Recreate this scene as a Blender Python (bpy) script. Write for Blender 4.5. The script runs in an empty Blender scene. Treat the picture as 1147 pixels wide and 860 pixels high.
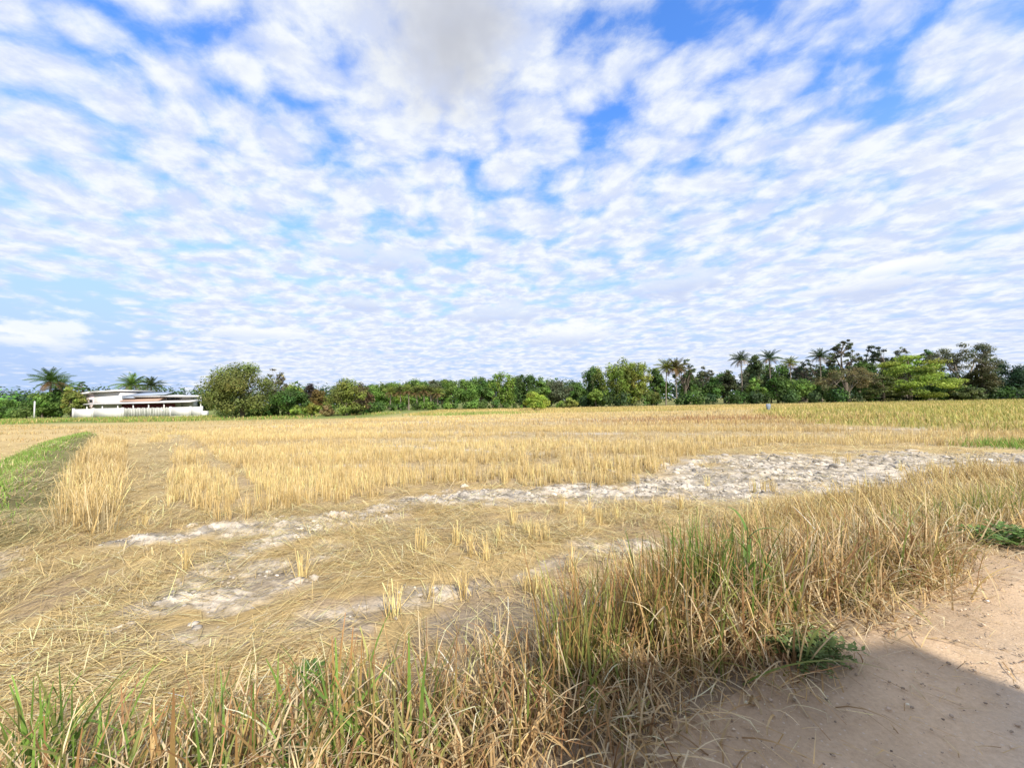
import bpy, math, random
import numpy as np
from mathutils import Matrix, Vector

rng = np.random.default_rng(11)
random.seed(11)
R = math.radians

# ------------------------------------------------------------------ camera
CAM_H = 1.85
F_PX, W_PX, H_PX = 440.0, 1147.0, 860.0
PITCH, ROLL = R(2.47), R(-1.0)
scene = bpy.context.scene
cam = bpy.data.cameras.new("camera")
cam.sensor_fit = 'HORIZONTAL'
cam.sensor_width = 36.0
cam.lens = 36.0 * F_PX / W_PX
cam.clip_start = 0.05
cam.clip_end = 20000
camo = bpy.data.objects.new("camera", cam)
scene.collection.objects.link(camo)
CAM_M = Matrix.Translation((0, 0, CAM_H)) @ Matrix.Rotation(math.pi / 2 + PITCH, 4, 'X') @ Matrix.Rotation(ROLL, 4, 'Z')
camo.matrix_world = CAM_M
scene.camera = camo

# ------------------------------------------------------------------ light
SUN_DIR = Vector((0.45, -0.89, 0)).normalized()        # horizontal direction towards the sun
SUN_EL = R(38)
sun = bpy.data.lights.new("sun", 'SUN')
sun.energy = 3.15
sun.angle = R(1.8)
sun.color = (1.0, 0.93, 0.82)
suno = bpy.data.objects.new("sun", sun)
scene.collection.objects.link(suno)
to_sun = Vector((SUN_DIR.x * math.cos(SUN_EL), SUN_DIR.y * math.cos(SUN_EL), math.sin(SUN_EL)))
suno.rotation_euler = to_sun.to_track_quat('Z', 'Y').to_euler()
suno.location = (20, -40, 40)

vs = scene.view_settings
scene.display_settings.display_device = 'sRGB'
vs.view_transform = 'Standard'
vs.look = 'None'
vs.gamma = 1.0
vs.use_curve_mapping = False
vs.exposure = 1.12

# ------------------------------------------------------------------ world: sky with a sheet of small clouds
world = bpy.data.worlds.new("World")
scene.world = world
world.cycles.sampling_method = 'MANUAL'
world.cycles.sample_map_resolution = 256
world.use_nodes = True
nt = world.node_tree
nt.nodes.clear()

class NB:
    """small node-building helper"""
    def __init__(self, tree): self.t = tree
    def n(self, typ, **kw):
        nd = self.t.nodes.new(typ)
        for k, v in kw.items(): setattr(nd, k, v)
        return nd
    def link(self, a, b): self.t.links.new(a, b)
    def put(self, sock, v):
        if isinstance(v, bpy.types.NodeSocket): self.link(v, sock)
        else: sock.default_value = v
    def m(self, op, a, b=0.0, c=None, clamp=False):
        nd = self.n('ShaderNodeMath', operation=op, use_clamp=clamp)
        self.put(nd.inputs[0], a); self.put(nd.inputs[1], b)
        if c is not None: self.put(nd.inputs[2], c)
        return nd.outputs[0]
    def vm(self, op, a, b=None, scale=None):
        nd = self.n('ShaderNodeVectorMath', operation=op)
        self.put(nd.inputs[0], a)
        if b is not None: self.put(nd.inputs[1], b)
        if scale is not None: self.put(nd.inputs['Scale'], scale)
        return nd.outputs['Value'] if op in ('DOT_PRODUCT', 'LENGTH', 'DISTANCE') else nd.outputs['Vector']
    def comb(self, x, y, z=0.0):
        nd = self.n('ShaderNodeCombineXYZ')
        for i, v in enumerate((x, y, z)): self.put(nd.inputs[i], v)
        return nd.outputs[0]
    def noise(self, vec, scale, detail=4, rough=0.55, dist=0.0):
        nd = self.n('ShaderNodeTexNoise')
        self.put(nd.inputs['Vector'], vec)
        nd.inputs['Scale'].default_value = scale
        nd.inputs['Detail'].default_value = detail
        nd.inputs['Roughness'].default_value = rough
        nd.inputs['Distortion'].default_value = dist
        return nd.outputs['Fac']
    def smooth(self, v, a, b, lo=0.0, hi=1.0):
        nd = self.n('ShaderNodeMapRange', interpolation_type='SMOOTHSTEP')
        self.put(nd.inputs['Value'], v)
        for i, q in enumerate((a, b, lo, hi)): self.put(nd.inputs[i + 1], q)
        return nd.outputs[0]
    def mix(self, f, a, b, mode='MIX'):
        nd = self.n('ShaderNodeMix', data_type='RGBA', blend_type=mode)
        self.put(nd.inputs[0], f)
        self.put(nd.inputs[6], a if isinstance(a, bpy.types.NodeSocket) else (*a, 1))
        self.put(nd.inputs[7], b if isinstance(b, bpy.types.NodeSocket) else (*b, 1))
        return nd.outputs[2]

W = NB(nt)
SKY_STRENGTH = 0.1
sky = W.n('ShaderNodeTexSky', sky_type='NISHITA')
sky.sun_disc = False
sky.sun_elevation = SUN_EL
sky.sun_rotation = math.atan2(SUN_DIR.x, SUN_DIR.y)
sky.air_density = 1.0
sky.dust_density = 0.6
sky.ozone_density = 2.0
tc = W.n('ShaderNodeTexCoord')
d = W.vm('NORMALIZE', tc.outputs['Generated'])
sep = W.n('ShaderNodeSeparateXYZ'); W.link(d, sep.inputs[0])
X, Y, Z = sep.outputs
zc = W.m('ADD', W.m('MAXIMUM', Z, 0.0), 0.14)
U = W.m('DIVIDE', X, zc); V = W.m('DIVIDE', Y, zc)
# cloud plane coordinates, streets of puffs run away from the viewer
base = W.comb(W.m('ADD', U, W.m('MULTIPLY', V, 0.10)), W.m('MULTIPLY', V, 1.05))
wn = W.n('ShaderNodeTexNoise'); W.link(base, wn.inputs['Vector'])
wn.inputs['Scale'].default_value = 2.2; wn.inputs['Detail'].default_value = 3
warp = W.vm('SCALE', W.vm('SUBTRACT', wn.outputs['Color'], (0.5, 0.5, 0.5)), scale=0.16)
pv = W.vm('ADD', base, warp)
vor = W.n('ShaderNodeTexVoronoi', feature='SMOOTH_F1')
W.link(pv, vor.inputs['Vector']); vor.inputs['Scale'].default_value = 8.0; vor.inputs['Smoothness'].default_value = 0.45
vor2 = W.n('ShaderNodeTexVoronoi', feature='SMOOTH_F1')
W.link(W.vm('ADD', pv, W.vm('SCALE', warp, scale=-0.5)), vor2.inputs['Vector']); vor2.inputs['Scale'].default_value = 20.0; vor2.inputs['Smoothness'].default_value = 0.5
puff = W.m('SUBTRACT', 1.0, W.m('ADD', W.m('MULTIPLY', vor.outputs['Distance'], 0.95), W.m('MULTIPLY', vor2.outputs['Distance'], 0.20)))
fine = W.noise(pv, 20.0, 6, 0.62, 0.1)
mid = W.noise(pv, 4.2, 3, 0.5, 0.2)
big = W.noise(W.vm('ADD', base, (3.7, 1.9, 0)), 0.9, 3, 0.5)
dens = W.m('ADD', W.m('MULTIPLY', puff, 0.70), W.m('MULTIPLY', fine, 0.44))
dens = W.m('ADD', dens, W.m('MULTIPLY', mid, 0.36))
dens = W.m('ADD', dens, W.m('MULTIPLY', W.m('SUBTRACT', big, 0.5), 0.40))

def dirpix(px, py):
    v = CAM_M.to_3x3() @ Vector(((px - W_PX / 2) / F_PX, -(py - H_PX / 2) / F_PX, -1.0))
    return v.normalized()

def blob(px, py, r0, r1, noise_amt=0.0):
    """soft spot around one direction of the sky: 1 inside, 0 outside (angles in degrees)"""
    c = W.vm('DOT_PRODUCT', d, tuple(dirpix(px, py)))
    a = W.m('ARCCOSINE', W.m('MINIMUM', c, 1.0))
    if noise_amt:
        a = W.m('ADD', a, W.m('MULTIPLY', W.m('SUBTRACT', W.noise(d, 9.0, 3, 0.6), 0.5), R(noise_amt)))
    return W.smooth(a, R(r0), R(r1), 1.0, 0.0)

for px, py, r0, r1, amt in ((660, 165, 1, 9, -0.10), (985, 92, 0, 6, -0.17), (850, 20, 1, 9, -0.04), (1110, 5, 0, 6, -.08), (700, 60, 1, 9, -0.05), (30, 372, 3, 11, -0.16), (230, 40, 1, 9, -0.08), (545, 130, 0, 6, -0.08),
                            (60, 300, 1, 8, -0.04), (480, 40, 2, 14, 0.14), (1060, 250, 4, 20, 0.07), (330, 310, 4, 20, 0.05), (80, 190, 4, 14, 0.05), (110, 415, 3, 12, -0.28), (640, 415, 1, 7, -0.08)):
    dens = W.m('ADD', dens, W.m('MULTIPLY', blob(px, py, r0, r1, 5), amt))
dens = W.m('ADD', dens, W.smooth(Z, 0.02, 0.30, 0.05, 0.0))
cov = W.smooth(dens, 0.34, 0.80)
# shading of the sheet: thin rims are bluish, middles white, thick middles greyer
thick = W.smooth(dens, 0.80, 1.06)
lump = W.smooth(W.noise(W.vm('ADD', pv, (0.05, -0.07, 0)), 9.0, 6, 0.62), 0.36, 0.64)
K = 1.0 / SKY_STRENGTH
def kc(r, g, b, s=1.0): return (r * K * s, g * K * s, b * K * s)
CS = 0.465
ccol = W.mix(lump, kc(.66, .75, .98, CS), kc(.95, .985, 1.0, CS))
ccol = W.mix(W.m('MULTIPLY', thick, 0.55), ccol, kc(.74, .80, .95, CS))
g = W.n('ShaderNodeHueSaturation'); W.link(sky.outputs[0], g.inputs['Color'])
g.inputs['Saturation'].default_value = 1.25; g.inputs['Value'].default_value = 1.0
clear = W.mix(1.0, g.outputs[0], (1.40, 1.42, 1.75), 'MULTIPLY')
clear = W.mix(W.smooth(Z, 0.05, 0.60, 1.0, 0.0), clear, kc(.50, .66, .97, CS))
col = W.mix(W.m('MULTIPLY', cov, 0.97), clear, ccol)
# low grey and white cumulus near the horizon and one grey cloud overhead
cum_n = W.noise(W.comb(W.m('MULTIPLY', X, 1.0), Y, W.m('MULTIPLY', Z, 2.6)), 17.0, 6, 0.6)
def cumulus(col, px, py, wdeg, hdeg, top, under):
    c = dirpix(px, py)
    az = math.atan2(c.x, c.y); el = math.asin(c.z)
    A = W.m('ARCTAN2', X, Y); E = W.m('ARCSINE', Z)
    da = W.m('DIVIDE', W.m('SUBTRACT', A, az), R(wdeg))
    de = W.m('DIVIDE', W.m('SUBTRACT', E, el), R(hdeg))
    rr = W.m('SQRT', W.m('ADD', W.m('MULTIPLY', da, da), W.m('MULTIPLY', de, de)))
    rr = W.m('ADD', rr, W.m('MULTIPLY', W.m('SUBTRACT', cum_n, 0.5), 3.4))
    f = W.smooth(rr, 0.45, 1.25, 0.8, 0.0)
    cc = W.mix(W.smooth(de, -0.7, 0.45), under, top)
    return W.mix(f, col, cc)
wt = kc(.97, .99, 1.0, CS * 1.03); ug = kc(.60, .69, .93, CS); wu = kc(.74, .83, .99, CS)
for px, py, w_, h_, t_, u_ in ((50, 376, 3.4, 2.0, wt, wu), (15, 382, 3.0, 1.0, wt, wu), (300, 374, 5, 1.0, wt, wu), (170, 405, 4, 0.9, wt, wu), (560, 352, 6, 1.8, wu, ug), (640, 376, 6, 2.0, wt, ug),
                               (760, 318, 6, 1.8, wu, ug), (985, 316, 6, 1.6, wt, ug), (430, 290, 7, 1.8, wu, ug), (405, 340, 3, 1.0, wu, ug), (1010, 300, 3.5, 1.0, wt, wu)):
    col = cumulus(col, px, py, w_, h_, t_, u_)
gb = blob(500, 15, 1, 13, 12)
col = W.mix(W.m('MULTIPLY', gb, 0.9), col, kc(.66, .69, .78, CS))
gb2 = blob(515, 40, 0, 8, 9)
col = W.mix(W.m('MULTIPLY', gb2, 0.6), col, kc(.50, .52, .58, CS))
bg = W.n('ShaderNodeBackground'); W.link(col, bg.inputs['Color']); bg.inputs['Strength'].default_value = SKY_STRENGTH
wo = W.n('ShaderNodeOutputWorld'); W.link(bg.outputs[0], wo.inputs['Surface'])

# ------------------------------------------------------------------ helpers
COL = scene.collection

def pix(px, py, D):
    """point on the line of sight of a photograph pixel at depth D (metres along +Y)"""
    v = CAM_M.to_3x3() @ Vector(((px - W_PX / 2) / F_PX, -(py - H_PX / 2) / F_PX, -1.0))
    return Vector((0, 0, CAM_H)) + v * (D / v.y)

def gpx(px, py, h=0.0):
    """where that line of sight meets the ground"""
    v = CAM_M.to_3x3() @ Vector(((px - W_PX / 2) / F_PX, -(py - H_PX / 2) / F_PX, -1.0))
    t = (h - CAM_H) / v.z
    return (v.x * t, v.y * t)

def hash2(ix, iy, s):
    h = (ix.astype(np.int64) * 374761393 + iy.astype(np.int64) * 668265263 + s * 974634777) & 0xFFFFFFFF
    h = ((h ^ (h >> 13)) * 1274126177) & 0xFFFFFFFF
    return ((h ^ (h >> 16)) & 0xFFFF) / 65535.0

def vnoise(x, y, s=0):
    x = np.asarray(x, float); y = np.asarray(y, float)
    ix = np.floor(x); iy = np.floor(y)
    fx = x - ix; fy = y - iy
    fx = fx * fx * fx * (fx * (fx * 6 - 15) + 10); fy = fy * fy * fy * (fy * (fy * 6 - 15) + 10)
    a = hash2(ix, iy, s); b = hash2(ix + 1, iy, s); c = hash2(ix, iy + 1, s); e = hash2(ix + 1, iy + 1, s)
    return (a * (1 - fx) + b * fx) * (1 - fy) + (c * (1 - fx) + e * fx) * fy

def fbm(x, y, s=0, o=4, g=0.5):
    t = 0; a = 1.0; n = 0
    for i in range(o):
        t = t + a * vnoise(x, y, s + i * 17); n += a
        x = x * 2.03 + 11.3; y = y * 2.03 + 5.7; a *= g
    return t / n

def sst(a, b, v):
    t = np.clip((np.asarray(v, float) - a) / (b - a), 0, 1)
    return t * t * (3 - 2 * t)

def polymask(x, y, poly):
    x = np.asarray(x, float); y = np.asarray(y, float)
    inside = np.zeros(x.shape, bool)
    n = len(poly)
    for i in range(n):
        x1, y1 = poly[i]; x2, y2 = poly[(i + 1) % n]
        if y1 == y2: continue
        c = ((y1 > y) != (y2 > y)) & (x < (x2 - x1) * (y - y1) / (y2 - y1) + x1)
        inside ^= c
    return inside

def strip(x, y, pts):
    """1 in the middle of a polyline of (x, y, halfwidth), falling to 0 at its half width"""
    best = np.full(np.shape(x), 9e9)
    for (x1, y1, w1), (x2, y2, w2) in zip(pts[:-1], pts[1:]):
        dx, dy = x2 - x1, y2 - y1
        t = np.clip(((x - x1) * dx + (y - y1) * dy) / (dx * dx + dy * dy), 0, 1)
        dd = np.hypot(x - x1 - t * dx, y - y1 - t * dy) / (w1 + t * (w2 - w1))
        best = np.minimum(best, dd)
    return best

class MB:
    """collects pieces of geometry and links them as ONE mesh object"""
    def __init__(self): self.v = []; self.f = []; self.c = []; self.n = 0
    def add(self, v, f, c=(.5, .5, .5)):
        v = np.asarray(v, np.float32).reshape(-1, 3); f = np.asarray(f, np.int64)
        c = np.asarray(c, np.float32)
        if c.ndim == 1: c = np.broadcast_to(c, (len(v), 3))
        self.v.append(v); self.f.append(f + self.n); self.c.append(c); self.n += len(v)
        return self
    def box(self, cx, cy, cz, sx, sy, sz, c=(.5, .5, .5)):
        s = np.array([(-1, -1, -1), (1, -1, -1), (1, 1, -1), (-1, 1, -1), (-1, -1, 1), (1, -1, 1), (1, 1, 1), (-1, 1, 1)], float) * 0.5
        return self.add(s * (sx, sy, sz) + (cx, cy, cz), [(0, 3, 2, 1), (4, 5, 6, 7), (0, 1, 5, 4), (1, 2, 6, 5), (2, 3, 7, 6), (3, 0, 4, 7)], c)
    def hexa(self, bottom, top, c=(.5, .5, .5)):
        return self.add(list(bottom) + list(top), [(0, 3, 2, 1), (4, 5, 6, 7), (0, 1, 5, 4), (1, 2, 6, 5), (2, 3, 7, 6), (3, 0, 4, 7)], c)
    def tube(self, pts, rad, c=(.5, .5, .5), sides=7):
        pts = np.asarray(pts, float); rad = np.asarray(rad, float)
        k = len(pts)
        t = np.gradient(pts, axis=0); t /= np.linalg.norm(t, axis=1)[:, None] + 1e-9
        ref = np.where(np.abs(t[:, 2:3]) > 0.9, np.array([[1., 0, 0]]), np.array([[0, 0, 1.]]))
        a = np.cross(t, ref); a /= np.linalg.norm(a, axis=1)[:, None] + 1e-9
        b = np.cross(t, a)
        ang = np.linspace(0, 2 * math.pi, sides, endpoint=False)
        v = pts[:, None, :] + rad[:, None, None] * (a[:, None, :] * np.cos(ang)[None, :, None] + b[:, None, :] * np.sin(ang)[None, :, None])
        i = np.arange(k - 1)[:, None] * sides; j = np.arange(sides)[None, :]; j2 = (j + 1) % sides
        f = np.stack([i + j, i + j2, i + sides + j2, i + sides + j], -1).reshape(-1, 4)
        self.add(v.reshape(-1, 3), f, c)
        return self
    def build(self, name, mat, parent=None, smooth=False):
        v = np.concatenate(self.v); c = np.concatenate(self.c)
        me = bpy.data.meshes.new(name)
        me.vertices.add(len(v)); me.vertices.foreach_set('co', v.ravel())
        lv = np.concatenate([f.ravel() for f in self.f]).astype(np.int32)
        lt = np.concatenate([np.full(len(f), f.shape[1]) for f in self.f]).astype(np.int32)
        ls = np.concatenate([[0], np.cumsum(lt)[:-1]]).astype(np.int32)
        me.loops.add(len(lv)); me.loops.foreach_set('vertex_index', lv)
        me.polygons.add(len(lt)); me.polygons.foreach_set('loop_start', ls)
        at = me.color_attributes.new('col', 'FLOAT_COLOR', 'POINT')
        at.data.foreach_set('color', np.concatenate([c, np.ones((len(c), 1), np.float32)], 1).astype(np.float32).ravel())
        me.update(calc_edges=True)
        me.validate()
        if smooth: me.polygons.foreach_set('use_smooth', np.ones(len(lt), bool))
        me.materials.append(mat)
        o = bpy.data.objects.new(name, me)
        COL.objects.link(o)
        if parent is not None: o.parent = parent
        return o

def tag(o, label=None, cat=None, group=None, kind=None):
    if label: o['label'] = label
    if cat: o['category'] = cat
    if group: o['group'] = group
    if kind: o['kind'] = kind
    return o

def empty(name, loc, label, cat, group=None, rz=0.0):
    o = bpy.data.objects.new(name, None)
    COL.objects.link(o)
    o.location = loc; o.rotation_euler = (0, 0, rz); o.empty_display_size = 0.3
    return tag(o, label, cat, group)

# ------------------------------------------------------------------ materials
def plant_material(name, transl=0.3, rough=0.6, spec=0.25):
    m = bpy.data.materials.new(name); m.use_nodes = True
    t = m.node_tree; t.nodes.clear(); q = NB(t)
    a = q.n('ShaderNodeAttribute', attribute_name='col')
    geo = q.n('ShaderNodeNewGeometry')
    n = q.noise(geo.outputs['Position'], 7.0, 3)
    colr = q.mix(1.0, a.outputs['Color'], q.mix(n, (.78, .78, .78), (1.22, 1.22, 1.22)), 'MULTIPLY')
    p = q.n('ShaderNodeBsdfPrincipled'); q.link(colr, p.inputs['Base Color'])
    p.inputs['Roughness'].default_value = rough; p.inputs['Specular IOR Level'].default_value = spec
    tr = q.n('ShaderNodeBsdfTranslucent'); q.link(colr, tr.inputs['Color'])
    mx = q.n('ShaderNodeMixShader'); mx.inputs[0].default_value = transl
    q.link(p.outputs[0], mx.inputs[1]); q.link(tr.outputs[0], mx.inputs[2])
    o = q.n('ShaderNodeOutputMaterial'); q.link(mx.outputs[0], o.inputs[0])
    return m

def solid_material(name, color, rough=0.7, var=0.12, scale=3.0, bump=0.0, dirt=None, dirt_amt=0.0, metallic=0.0, use_attr=False, bscale=20.0):
    m = bpy.data.materials.new(name); m.use_nodes = True
    t = m.node_tree; t.nodes.clear(); q = NB(t)
    geo = q.n('ShaderNodeNewGeometry'); pos = geo.outputs['Position']
    n = q.noise(pos, scale, 5)
    if use_attr:
        a = q.n('ShaderNodeAttribute', attribute_name='col').outputs['Color']
        c = q.mix(1.0, a, q.mix(n, (1 - var,) * 3, (1 + var,) * 3), 'MULTIPLY')
    else:
        c = q.mix(n, tuple(x * (1 - var) for x in color), tuple(min(1, x * (1 + var)) for x in color))
    if dirt is not None:
        stretch = q.vm('MULTIPLY', pos, (1.0, 1.0, 0.18))
        c = q.mix(q.m('MULTIPLY', q.smooth(q.noise(stretch, scale * 1.7, 6, 0.65), 0.45, 0.75), dirt_amt), c, dirt)
    p = q.n('ShaderNodeBsdfPrincipled'); q.link(c, p.inputs['Base Color'])
    p.inputs['Roughness'].default_value = rough; p.inputs['Metallic'].default_value = metallic
    p.inputs['Specular IOR Level'].default_value = 0.3
    if bump:
        b = q.n('ShaderNodeBump'); b.inputs['Strength'].default_value = bump; b.inputs['Distance'].default_value = 0.02
        q.link(q.noise(pos, bscale, 6, 0.65), b.inputs['Height']); q.link(b.outputs[0], p.inputs['Normal'])
    o = q.n('ShaderNodeOutputMaterial'); q.link(p.outputs[0], o.inputs[0])
    return m

def ground_material():
    m = bpy.data.materials.new('field_soil'); m.use_nodes = True
    t = m.node_tree; t.nodes.clear(); q = NB(t)
    a = q.n('ShaderNodeAttribute', attribute_name='col').outputs['Color']
    pos = q.n('ShaderNodeNewGeometry').outputs['Position']
    n1 = q.noise(pos, 2.3, 6, 0.6); n2 = q.noise(pos, 28.0, 6, 0.7)
    c = q.mix(1.0, a, q.mix(n1, (.72, .72, .72), (1.28, 1.28, 1.28)), 'MULTIPLY')
    c = q.mix(1.0, c, q.mix(n2, (.55, .55, .55), (1.45, 1.45, 1.45)), 'MULTIPLY')
    p = q.n('ShaderNodeBsdfPrincipled'); q.link(c, p.inputs['Base Color'])
    p.inputs['Roughness'].default_value = 0.95; p.inputs['Specular IOR Level'].default_value = 0.1
    b = q.n('ShaderNodeBump'); b.inputs['Strength'].default_value = 0.8; b.inputs['Distance'].default_value = 0.03
    q.link(q.noise(pos, 22.0, 8, 0.7), b.inputs['Height']); q.link(b.outputs[0], p.inputs['Normal'])
    o = q.n('ShaderNodeOutputMaterial'); q.link(p.outputs[0], o.inputs[0])
    return m

def road_material():
    m = bpy.data.materials.new('packed_laterite'); m.use_nodes = True
    t = m.node_tree; t.nodes.clear(); q = NB(t)
    a = q.n('ShaderNodeAttribute', attribute_name='col').outputs['Color']
    pos = q.n('ShaderNodeNewGeometry').outputs['Position']
    n1 = q.noise(pos, 1.6, 6, 0.6); n2 = q.noise(pos, 45.0, 6, 0.7); n3 = q.noise(pos, 6.0, 5, 0.6)
    c = q.mix(1.0, a, q.mix(n1, (.80, .80, .80), (1.2, 1.2, 1.2)), 'MULTIPLY')
    c = q.mix(1.0, c, q.mix(n2, (.68, .67, .66), (1.32, 1.33, 1.34)), 'MULTIPLY')
    c = q.mix(q.smooth(n3, .55, .75, 0, .3), c, (.52, .42, .31))
    sp = q.n('ShaderNodeTexVoronoi'); q.link(pos, sp.inputs['Vector']); sp.inputs['Scale'].default_value = 26
    c = q.mix(q.smooth(sp.outputs['Distance'], .10, .17, .45, 0), c, (.62, .55, .46))
    p = q.n('ShaderNodeBsdfPrincipled'); q.link(c, p.inputs['Base Color'])
    p.inputs['Roughness'].default_value = 0.95; p.inputs['Specular IOR Level'].default_value = 0.1
    b = q.n('ShaderNodeBump'); b.inputs['Strength'].default_value = 0.7; b.inputs['Distance'].default_value = 0.012
    q.link(q.m('ADD', n2, q.m('MULTIPLY', n3, 2.0)), b.inputs['Height']); q.link(b.outputs[0], p.inputs['Normal'])
    o = q.n('ShaderNodeOutputMaterial'); q.link(p.outputs[0], o.inputs[0])
    return m

M_LEAF = plant_material('tree_leaves', 0.38)
M_GRASS = plant_material('grass_blades', 0.30, 0.55)
M_STRAW = plant_material('rice_straw', 0.25, 0.5, 0.3)
M_BARK = solid_material('bark', (.2, .16, .12), 0.9, 0.3, 2.5, use_attr=True)
M_SOIL = ground_material()
M_ROAD = road_material()
M_CLOD = solid_material('dry_clay', (.5, .46, .4), 0.95, 0.25, 9.0, 0.6, use_attr=True)

# ------------------------------------------------------------------ ground shape and cover
P0 = np.array((0.55, 1.89)); RD = np.array((0.898, 0.44)); RD /= np.hypot(*RD); RN = np.array((-RD[1], RD[0]))
ROAD_H = 0.25

def road_sv(x, y):
    return (x - P0[0]) * RD[0] + (y - P0[1]) * RD[1], (x - P0[0]) * RN[0] + (y - P0[1]) * RN[1]

def gw(px, py, w, h=0.0):
    x, y = gpx(px, py, h); return (x, y, w)

MUD_MAIN = [gw(130, 607, .25), gw(190, 600, .42), gw(240, 592, .55), gw(310, 588, .55), gw(400, 577, .50), gw(470, 563, .55), gw(540, 556, .68), gw(620, 555, .72),
            gw(700, 552, .95), gw(780, 545, 1.6), gw(850, 533, 2.5), (6.9, 9.6, 3.0), gw(960, 524, 2.7), gw(1060, 515, 1.9), gw(1147, 515, 1.5), gw(1300, 515, 1.5)]
MUD_TRACK = [gw(205, 668, .30), gw(235, 645, .38), gw(265, 625, .33), gw(300, 607, .28), gw(350, 594, .22)]
MUD_NEAR = [gw(100, 722, .15), gw(200, 725, .32), gw(290, 715, .42), gw(380, 695, .36), gw(470, 668, .28), gw(560, 650, .32), gw(660, 620, .25)]
MUD_FAR = [gw(400, 500, .5), gw(445, 500, .7), gw(490, 503, .5), gw(560, 507, .4)]
MUD_R2 = [gw(940, 480, 1.2), gw(1020, 481, 1.6), gw(1060, 478, 1.0)]
SOIL_DARK = [gw(505, 700, .3), gw(590, 690, .5), gw(660, 675, .3)]
BUND = [gw(-60, 620, 1.), gw(0, 556, 1.), gw(40, 522, 1.), gw(75, 499, 1.), gw(98, 491, .7)]
LANE_L = [gw(118, 585, .75), gw(150, 545, .75), gw(160, 515, .9), gw(163, 498, 1.2)]
LANE_M = [gw(290, 560, .22), gw(250, 528, .3), gw(212, 500, .5), gw(195, 488, .6)]
ROW_POLY = [gpx(*p) for p in ((52, 606), (128, 596), (138, 545), (140, 500), (112, 494), (85, 530))]
LANES = [[gw(300, 478, 1.3), gw(560, 470, 1.5), gw(860, 469, 1.5)], [gw(150, 489, .9), gw(400, 484, 1.0), gw(700, 486, .9), gw(930, 489, .9)],
         [gw(330, 509, .5), gw(500, 504, .6), gw(720, 512, .55)], [gw(330, 524, .35), gw(470, 521, .45), gw(640, 529, .4)], [gw(420, 494, .5), gw(640, 493, .6), gw(850, 497, .5)]]
STUB_POLY = [gpx(*p) for p in ((172, 562), (215, 583), (262, 586), (330, 573), (400, 563), (450, 548), (520, 538), (600, 545), (660, 550), (720, 540), (760, 520), (800, 503),
                              (870, 499), (1000, 499), (1147, 503), (1147, 476), (1000, 462), (860, 459.5), (700, 461), (560, 464), (420, 470), (300, 477), (170, 488), (165, 500), (160, 530))]
MEAD_POLY = [gpx(*p) for p in ((840, 462), (900, 474), (1000, 478), (1147, 488), (1400, 500), (1400, 440), (1147, 441.5), (1000, 449), (860, 456))]

def mudmask(x, y):
    wob = (fbm(x * 1.3, y * 1.3, 5, 4) - .5) * 1.5
    m = np.clip(1.25 - strip(x, y, MUD_MAIN) - wob, 0, 1)
    m = np.maximum(m, np.clip(1.15 - strip(x, y, MUD_TRACK) - wob, 0, 1))
    m = np.maximum(m, np.clip(1.0 - strip(x, y, MUD_NEAR) - wob * 1.6, 0, 1) * .5)
    m = np.maximum(m, np.clip(1.0 - strip(x, y, MUD_FAR) - wob, 0, 1))
    m = np.maximum(m, np.clip(1.0 - strip(x, y, MUD_R2) - wob, 0, 1))
    wob2 = sst(.36, .58, fbm(x * .9 + 20, y * 1.6, 37, 4))
    kx = sst(2.0, 5.0, x); m = m * ((.55 + .3 * kx) + (.45 - .3 * kx) * wob2)
    spots = sst(.64, .74, fbm(x * .8 + 3, y * .8, 31, 3)) * (y < 7.5)
    _, v_ = road_sv(x, y)
    off_road = sst(1.0, 1.6, v_)
    return np.clip(np.maximum(sst(.0, .75, m), spots * .7), 0, 1) * off_road

def gz(x, y):
    x = np.asarray(x, float); y = np.asarray(y, float)
    s, v = road_sv(x, y)
    near = np.exp(-(x * x + y * y) / 900.0)
    z = ROAD_H * (1 - sst(0.05, 1.25, v))
    z = z + (fbm(x * .55, y * .55, 2, 3) - .5) * .14 * sst(0.2, 1.5, v) * near
    z = z + (fbm(x * 3.1, y * 3.1, 8, 3) - .5) * .05 * sst(0.0, .8, v) * near
    mud = mudmask(x, y) * near
    rid = 1 - np.abs(fbm(x * 2.6, y * 2.6, 41, 4) * 2 - 1)
    z = z + mud * ((rid - .72) * .11 + (fbm(x * 7, y * 11, 51, 4, .7) - .5) * .15 + .005)
    b = strip(x, y, BUND)
    z = z + .34 * np.exp(-(b * 1.15) ** 2)
    return z

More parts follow.
